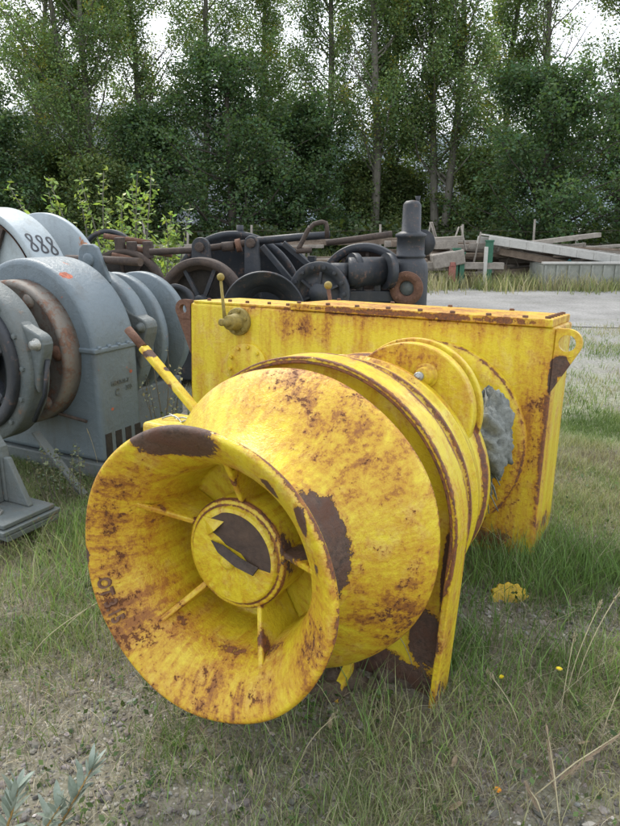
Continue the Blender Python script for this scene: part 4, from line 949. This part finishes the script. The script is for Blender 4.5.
# ------------------------------------------------------------------ grass, straw, pebbles
def inside(x, y):
    """footprints of the machines"""
    P = np.stack([x, y], 1)
    def loc2(ox, oy, ex, ey): dx = P[:, 0] - ox; dy = P[:, 1] - oy; return dx * ex + dy * ey
    u = loc2(Ow.x, Ow.y, eX.x, eX.y); v_ = -loc2(Ow.x, Ow.y, eN.x, eN.y)
    m = (u > -1.46) & (u < .56) & (v_ > -.02) & (v_ < .48); m |= (np.abs(u) < .49) & (v_ > -1.25) & (v_ < -1.08)
    ex, ey = math.cos(-R(28)), math.sin(-R(28)); u = loc2(-1.73, 4.16, ex, ey); v_ = loc2(-1.73, 4.16, -ey, ex)
    m |= (np.abs(u) < .57) & (v_ > 0) & (v_ < 1.3)
    return m
def blades(n, xr, yr, h, wd, seed, cols, dens=None, lean=(.2, .7), droop=.35, mat='grassm', name='grass', label='', zoff=0, pts=None):
    rng = np.random.RandomState(seed)
    if pts is None:
        x = rng.uniform(*xr, n); y = rng.uniform(*yr, n); k = ~inside(x, y)
        k &= (np.abs(x) < (y + .6) * .60 + .35)
        if dens is not None: k &= rng.rand(n) < dens(x, y)
        x = x[k]; y = y[k]
    else: x, y = pts
    n = len(x); z = gz(x, y) + zoff; hh = rng.uniform(h[0], h[1], n) * (.6 + .8 * fbm(x * 2.3 + 3, y * 2.3 + 8, 2)); a = rng.rand(n) * 2 * PI; ln = rng.uniform(*lean, n)
    wb = wd * (.6 + .8 * rng.rand(n)); dh = np.stack([np.cos(a), np.sin(a)], 1); az = a + PI / 2 + rng.normal(size=n) * .5; sd_ = np.stack([np.cos(az), np.sin(az)], 1); L_ = []
    bx = rng.normal(size=n) * .25
    for s_ in (0, .33, .66, 1.0):
        hz = hh * (s_ - droop * ln * s_ * s_) ; ho = hh * ln * (s_ ** 1.6); wv = wb * (1 - .92 * s_ ** 1.5) * .5
        cx_ = x + dh[:, 0] * ho - dh[:, 1] * hh * bx * s_ * s_; cy_ = y + dh[:, 1] * ho + dh[:, 0] * hh * bx * s_ * s_
        for g_ in (-1, 1): L_.append(np.stack([cx_ + sd_[:, 0] * wv * g_, cy_ + sd_[:, 1] * wv * g_, z + np.maximum(hz, .003 * s_)], 1))
    V = np.stack(L_, 1).reshape(-1, 3); b = np.arange(n)[:, None] * 8
    F = np.concatenate([b + np.array([[0, 1, 3, 2]]), b + np.array([[2, 3, 5, 4]]), b + np.array([[4, 5, 7, 6]])], 1).reshape(-1, 4)
    cols = np.array(cols); pk = np.clip((fbm(x * 1.4 + 31, y * 1.4 + 2, 3) - .5) * 2.2 + .5 + rng.normal(size=n) * .28, 0, .999); c = cols[(pk * len(cols)).astype(int)] * rng.uniform(.7, 1.3, (n, 1))
    o = np_mesh(name, V, F, M[mat], np.repeat(c, 8, 0)); tag(o, label, 'grass', kind='stuff'); return o
def bump2(x, y, cx, cy, rx, ry): return np.exp(-(((x - cx) / rx) ** 2 + ((y - cy) / ry) ** 2))
def bare(x, y): return np.clip(1.1 * bump2(x, y, .98, 2.32, .30, .17) + 1.0 * bump2(x, y, -.75, 1.55, .5, .32) + .9 * bump2(x, y, 1.35, 2.55, .25, .15) + .7 * bump2(x, y, -.3, 1.45, .35, .12) + np.clip((fbm(x * 1.6 + 50, y * 1.6 + 9, 3) - .53) * 5, 0, .85), 0, 1)
GREENS = [(.105, .16, .05), (.15, .215, .065), (.19, .265, .09), (.24, .28, .12), (.34, .33, .20)]
STRAW = [(.20, .17, .11), (.33, .29, .19), (.48, .43, .31), (.28, .22, .14), (.15, .12, .08)]
blades(330000, (-2.2, 2.6), (1.0, 5.2), (.025, .085), .0030, 1, GREENS, lambda x, y: (1 - .82 * bare(x, y)) * np.clip((fbm(x * 3.1, y * 3.1, 3) - .25) * 2.4, .22, 1), name='grass', label='short patchy grass around the yellow winch')
blades(210000, (-2.0, 2.4), (1.0, 4.4), (.025, .09), .0015, 2, STRAW, lambda x, y: (1 - .80 * bare(x, y)) * np.clip((fbm(x * 2.1 + 7, y * 2.1, 3) - .2) * 2.2, .4, 1), lean=(.8, 1.5), droop=.60, mat='straw', name='dry_thatch', label='matted dry grass strands on the ground')
def tall(x, y): return np.clip(1.0 * bump2(x, y, .50, 2.15, .25, .30) + .9 * bump2(x, y, 1.22, 2.85, .28, .30) + .7 * bump2(x, y, .98, 2.60, .22, .12) + .8 * bump2(x, y, -1.1, 3.0, .30, .45) + .35 * bump2(x, y, .25, 1.75, .5, .22) + .7 * bump2(x, y, -.75, 2.55, .25, .4) + .8 * bump2(x, y, .75, 2.75, .35, .2) + .6 * bump2(x, y, 1.1, 2.05, .25, .2), 0, 1)
blades(75000, (-1.9, 2.2), (1.4, 4.0), (.08, .21), .0034, 3, [(.11, .19, .05), (.15, .26, .065), (.19, .31, .085), (.23, .32, .105), (.30, .32, .15)], lambda x, y: tall(x, y) ** 1.3 * .75, lean=(.15, .75), name='tall_grass', label='longer green grass tufts around the winch feet')
blades(14000, (-2.0, 2.2), (1.3, 4.2), (.12, .30), .0014, 4, STRAW, lambda x, y: .10 + .5 * tall(x, y), lean=(.2, 1.2), droop=.45, mat='straw', name='dry_stalks', label='thin straw-coloured stalks among the grass')
blades(110000, (-3, 8.5), (5.0, 11.0), (.03, .10), .0065, 5, GREENS + [(.26, .25, .13), (.30, .27, .17)], lambda x, y: np.clip((fbm(x * 1.1 + 3, y * 1.1, 3) - .34) * 3.2, .03, 1) * np.clip((11 - y) / 3.5, 0, 1), name='grass', label='sparse pale grass between the box and the gravel track')
blades(60000, (1.0, 4.2), (2.6, 5.4), (.03, .09), .0035, 15, GREENS + [(.26, .25, .13)], lambda x, y: np.clip((fbm(x * 1.8 + 3, y * 1.8, 3) - .3) * 3, .05, 1) * (1 - bare(x, y)) * .75, name='grass', label='pale grass right of the yellow gearbox')
blades(60000, (-14, 16), (15.0, 17.6), (.10, .5), .020, 6, [(.17, .20, .08), (.23, .25, .11), (.30, .28, .15), (.38, .34, .23)], lambda x, y: np.clip((fbm(x * .9 + 13, y * .9, 3) - .2) * 2.0, .2, 1) * np.clip((y - 14.9 - 1.6 * fbm(x * .8, 4.4)) * 1.4, .03, 1), lean=(.1, .5), name='verge_grass', label='unmown verge between the gravel track and the timber')
blades(30000, (-14, 18), (20, 24), (.2, .7), .03, 16, [(.10, .12, .05), (.15, .18, .06)], None, lean=(.1, .5), name='verge_grass', label='rough grass at the foot of the trees')

def pebbles(n, seed):
    rng = np.random.RandomState(seed); x = rng.uniform(-1.6, 2.4, n); y = rng.uniform(1.1, 4.6, n); k = (np.abs(x) < (y + .5) * .58 + .3) & (rng.rand(n) < .10 + .9 * bare(x, y)); k &= ~inside(x, y); x = x[k]; y = y[k]; n = len(x)
    ph = (1 + 5 ** .5) / 2; B0 = np.array([(-1, ph, 0), (1, ph, 0), (-1, -ph, 0), (1, -ph, 0), (0, -1, ph), (0, 1, ph), (0, -1, -ph), (0, 1, -ph), (ph, 0, -1), (ph, 0, 1), (-ph, 0, -1), (-ph, 0, 1)]) / 1.9
    T = np.array([(0, 11, 5), (0, 5, 1), (0, 1, 7), (0, 7, 10), (0, 10, 11), (1, 5, 9), (5, 11, 4), (11, 10, 2), (10, 7, 6), (7, 1, 8), (3, 9, 4), (3, 4, 2), (3, 2, 6), (3, 6, 8), (3, 8, 9), (4, 9, 5), (2, 4, 11), (6, 2, 10), (8, 6, 7), (9, 8, 1)])
    r = np.exp(rng.normal(size=n) * .5) * .0045; r = r.clip(.002, .016); sc_ = np.stack([r * rng.uniform(.8, 1.4, n), r * rng.uniform(.7, 1.2, n), r * rng.uniform(.45, .8, n)], 1)
    V = B0[None] * (1 + .18 * rng.normal(size=(n, 12, 1))) * sc_[:, None]; a = rng.rand(n) * 2 * PI; ca, sa = np.cos(a)[:, None], np.sin(a)[:, None]
    V = np.stack([V[..., 0] * ca - V[..., 1] * sa + x[:, None], V[..., 0] * sa + V[..., 1] * ca + y[:, None], V[..., 2] + gz(x, y)[:, None] + r[:, None] * .3], 2).reshape(-1, 3)
    F = (np.arange(n)[:, None, None] * 12 + T[None]).reshape(-1, 3)
    g_ = np.exp(rng.normal(size=(n, 1)) * .4) * .17; c = g_.clip(.05, .5) * np.array([[1.0, .92, .82]]) * (1 + rng.normal(size=(n, 3)) * .04)
    o = np_mesh('pebbles', V, F, M['pebble'], np.repeat(c, 12, 0)); tag(o, 'small grey and white stones scattered over the soil', 'gravel', kind='stuff')
pebbles(42000, 8)

# low broad-leaved weeds: rosettes of small leaves lying among the grass
rng = np.random.RandomState(21); n = 650; x = rng.uniform(-1.4, 1.8, n); y = rng.uniform(1.25, 4.0, n); k = ~inside(x, y); x, y = x[k], y[k]; P = []; cc = []
for i in range(len(x)):
    m_ = rng.randint(4, 12); z = float(gz(x[i], y[i])); hgt = rng.uniform(.01, .06); g_ = np.array((.085, .135, .045)) * rng.uniform(.6, 1.3)
    for j in range(m_): P.append((x[i] + rng.normal() * .022, y[i] + rng.normal() * .022, z + hgt * rng.rand() + .01)); cc.append(g_)
V, F, c = leaf_quads(np.array(P), .019, rng, np.array(cc), 1.5, .6, .2); tag(np_mesh('ground_weeds', V, F, M['leaf'], c), 'small broad-leaved weeds scattered through the grass', 'weeds', kind='stuff')

# individual stalks, flowers and sprigs
def stalk(px, py, hx, hy, H, label, group, seed):
    """grass stalk rooted at pixel px,py; head leaning by hx,hy metres, height H"""
    g_ = ground_at(px, py); rng = random.Random(seed); m = MB(); P = [(hx * t ** 1.7, hy * t ** 1.7, H * (t - .12 * t * t)) for t in np.linspace(0, 1, 9)]; m.tube(P, [.0015] * 8 + [.0007], 5); o = m.build('grass_stalk', MAT_ST); o.location = (g_.x, g_.y, float(gz(g_.x, g_.y)))
    h_ = MB()
    for j in range(16):
        p = Vector(P[7]).lerp(Vector(P[8]), rng.random() * 1.0) + Vector((rng.uniform(-.004, .004), rng.uniform(-.004, .004), rng.uniform(-.01, .01))); h_.tube([p, p + Vector((hx * .03 + rng.uniform(-.004, .004), rng.uniform(-.004, .004), .012))], [.0016, .0004], 4)
    h_.build('seed_head', MAT_ST, o); tag(o, label, 'grass stalk', group)
MAT_ST = m_simple('straw_stalk', (.30, .26, .15), (.42, .38, .24), 30, .7, 0)
for i, (px_, py_, hx_, hy_, H) in enumerate(((566, 700, .12, .10, .34), (575, 690, .17, .12, .36), (560, 720, .05, .08, .30), (600, 745, .14, .1, .34), (520, 735, -.10, .05, .22), (415, 690, -.14, -.03, .35), (300, 770, .10, .0, .20), (60, 640, .22, .05, .20), (30, 660, .24, .1, .22), (90, 470, -.08, 0, .30), (100, 478, -.05, 0, .36))):
    stalk(px_, py_, hx_, hy_, H, 'thin dry grass stalk with a small seed head leaning over the turf', 'single dry grass stalks', i)
def flower(px, py, col, h, label):
    g_ = ground_at(px, py); z0 = float(gz(g_.x, g_.y)); E = empty('dandelion', (g_.x, g_.y - .0, z0), 0, label, 'flower'); MB().tube([(0, 0, 0), (.004, .0, h * .6), (0, 0, h)], .0012, 6).build('stem', MAT_G, E)
    m = MB()
    for k in range(26):
        a = k * 2.4; r_ = .011 * (1 - .5 * (k // 9) / 3); zz = h + .0015 * (k // 9); t = Vector((math.cos(a), math.sin(a), .15)); s_ = Vector((-math.sin(a), math.cos(a), 0)) * .0022
        m.add([Vector((0, 0, zz)) - s_ * .5, Vector((0, 0, zz)) + s_ * .5, Vector((0, 0, zz)) + t * r_ + s_, Vector((0, 0, zz)) + t * r_ - s_], [(0, 1, 2, 3)])
    m.build('petals', col, E)
MAT_G = m_simple('stem_green', (.08, .14, .04), (.12, .19, .06), 30, .6, 0)
MY = m_simple('yellow_petals', (.75, .58, .01), (.8, .66, .03), 30, .6, 0); MO = m_simple('orange_petals', (.75, .28, .01), (.8, .36, .02), 30, .6, 0)
flower(500, 686, MY, .05, 'yellow dandelion nearer the pedestal foot'); flower(558, 679, MY, .05, 'yellow dandelion beside the bare stony patch'); flower(497, 793, MO, .015, 'small orange flower low in the grass at the bottom')

# grey-green sprig plant in the bottom left corner
def lance(m, base, d, ln, wd, curl):
    d = d.normalized(); s_ = d.cross(Vector((0, 0, 1))); s_ = (s_ if s_.length > .05 else Vector((1, 0, 0))).normalized(); u = s_.cross(d); n = 7; vs = []; fs = []
    for i in range(n + 1):
        t = i / n; c = base + d * ln * t - u * curl * t * t * -1; wv = wd * math.sin(PI * min(1, .06 + t * .94)) ** .7 * .5
        vs += [c - s_ * wv + u * wv * .35, c, c + s_ * wv + u * wv * .35]
    for i in range(n): fs += [(3 * i, 3 * i + 1, 3 * i + 4, 3 * i + 3), (3 * i + 1, 3 * i + 2, 3 * i + 5, 3 * i + 4)]
    m.add(vs, fs, True)
ML = m_simple('silvery_leaf', (.20, .25, .19), (.33, .37, .31), 25, .45, .001); MS = m_simple('orange_twig', (.30, .17, .05), (.38, .24, .08), 25, .6, 0)
def sprig(p0, p1, n, label, seed):
    rng = random.Random(seed); p0 = Vector(p0); p1 = Vector(p1); E = empty('leafy_sprig', p0, 0, label, 'sprig', 'silvery sprigs at the bottom left'); d = p1 - p0
    MB().tube([(0, 0, 0), d * .5 + Vector((.004, 0, .004)), d], [.0035, .003, .0015], 8).build('twig', MS, E); 
    for k in range(n):
        t = .15 + .85 * k / (n - 1); a = k * 2.4 + rng.random() * .5; side = Vector((math.cos(a), math.sin(a) * .7, .15 + .6 * rng.random())); dirv = (side * (1.15 - .6 * t) + d.normalized() * (.35 + .5 * t)); m = MB(); lance(m, d * t, dirv, rng.uniform(.050, .078), rng.uniform(.013, .018), rng.uniform(-.008, .012)); m.build('leaf', ML, E)
sprig(at(50, 842, 1.32), at(92, 768, 1.37), 30, 'silvery lance-leaved sprig, the larger at the bottom left corner', 3)
sprig(at(2, 842, 1.32), at(18, 788, 1.36), 22, 'smaller silvery sprig cut by the bottom left corner', 4)
sprig(at(30, 850, 1.32), at(60, 806, 1.33), 16, 'low silvery sprig between the other two at the bottom edge', 9)
# feathery dry plume bottom right
def plume(px0, py0, px1, py1, label, seed, n=240):
    rng = random.Random(seed); a = ground_at(px0, py0); b_ = ground_at(px1, py1); E = empty('dry_plume', a, 0, label, 'dry grass', 'dry plumes at the bottom right'); d = b_ - a + Vector((0, 0, .06)); MB().tube([(0, 0, .01), d * .5 + Vector((0, 0, .02)), d], [.0022, .002, .001], 6).build('stem', MAT_ST, E); m = MB()
    for k in range(n):
        t = .35 + .65 * rng.random(); p = d * t; w_ = .016 * (1.2 - t); q_ = p + d.normalized() * .02 + Vector((rng.uniform(-1, 1) * w_, rng.uniform(-1, 1) * w_, rng.uniform(-.6, 1) * w_)); m.tube([p, q_], [.0006, .0003], 3, False)
    m.build('feathers', MAT_PL, E)
MAT_PL = m_simple('buff_plume', (.30, .22, .14), (.42, .33, .23), 30, .8, 0)
plume(520, 810, 622, 748, 'long buff feathery grass plume lying at the right of the bottom edge', 1, 420); plume(560, 830, 545, 745, 'short buff plume crossing the long one', 2); plume(545, 826, 526, 806, 'tiny buff tuft at the bottom edge', 3, 120)

# seed stalks between the grey drums and the yellow gearbox, weeds on the track
def weed(px, py, Y, n, h, label, seed, col=(.25, .26, .12), rad=.12, den=18, leaf=.025):
    a = at(px, py, Y); return sprig_bush('seed_weed', (a.x, Y, 0), n, label, 'weed', leaf, col, h, rad, seed, .3, den, 'straw', 'bark', .5)
weed(158, 380, 4.35, 9, (.45, .80), 'dry seed stalks growing between grey drums and yellow gearbox', 61, (.33, .31, .17), .14)
weed(175, 380, 4.2, 8, (.20, .45), 'leafy green weed beside the left end of the yellow gearbox', 62, (.14, .18, .07), .16, 60)
weed(446, 290, 6.9, 8, (.5, .80), 'wispy weed right of the valve cylinder', 63, (.22, .23, .12), .16, 24)
weed(470, 290, 7.4, 7, (.35, .62), 'wispy weed standing clear at the track edge', 64, (.22, .23, .12), .14, 20)
weed(188, 290, 3.9, 3, (.0, .01), 'x', 65) if False else None
weed(60, 470, 3.55, 14, (.20, .38), 'bushy grey-green weed between the bolted foot and the bell', 66, (.16, .18, .10), .2, 40, .02)
a = at(175, 330, 3.95)
# loose soil clods and stones under the pedestal
for i, (px_, py_, r_) in enumerate(((388, 682, .035), (345, 688, .05), (372, 694, .03), (330, 700, .045), (405, 688, .025))):
    g_ = ground_at(px_, py_); s_ = MB(); s_.sphere((0, 0, 0), 1, 8)
    for v in s_.v: v *= 1 + .35 * (float(fbm(v.x * 2 + i * 7 + 9, v.y * 2 + v.z * 2 + 9, 2)) - .5)
    o = s_.build('stone', M['wood2']); o.scale = (r_ * 1.5, r_, r_ * .7); o.location = (g_.x, g_.y, float(gz(g_.x, g_.y)) + r_ * .2); tag(o, 'fist-sized earthy stone lying under the yellow pedestal', 'stone', 'stones under the pedestal')

# curled dead leaves and pale litter lying on the turf
ML2 = m_simple('dead_leaf', (.26, .19, .12), (.42, .33, .23), 25, .8, .001)
for i, (px_, py_, ln_) in enumerate(((578, 742, .045), (452, 770, .030), (448, 812, .045), (430, 700, .025), (330, 735, .03), (150, 765, .03), (555, 655, .02), (390, 745, .02), (250, 790, .025), (610, 720, .03), (540, 765, .022), (205, 740, .025))):
    g_ = ground_at(px_, py_); rr_ = random.Random(i); m = MB(); a = rr_.uniform(0, 6.28); lance(m, Vector((0, 0, 0)), Vector((math.cos(a), math.sin(a), .35)), ln_, ln_ * .5, .018); o = m.build('dead_leaf', ML2); o.location = (g_.x, g_.y, float(gz(g_.x, g_.y)) + .012); tag(o, 'curled buff dead leaf lying on the turf in the foreground', 'dead leaf', 'dead leaves on the turf')
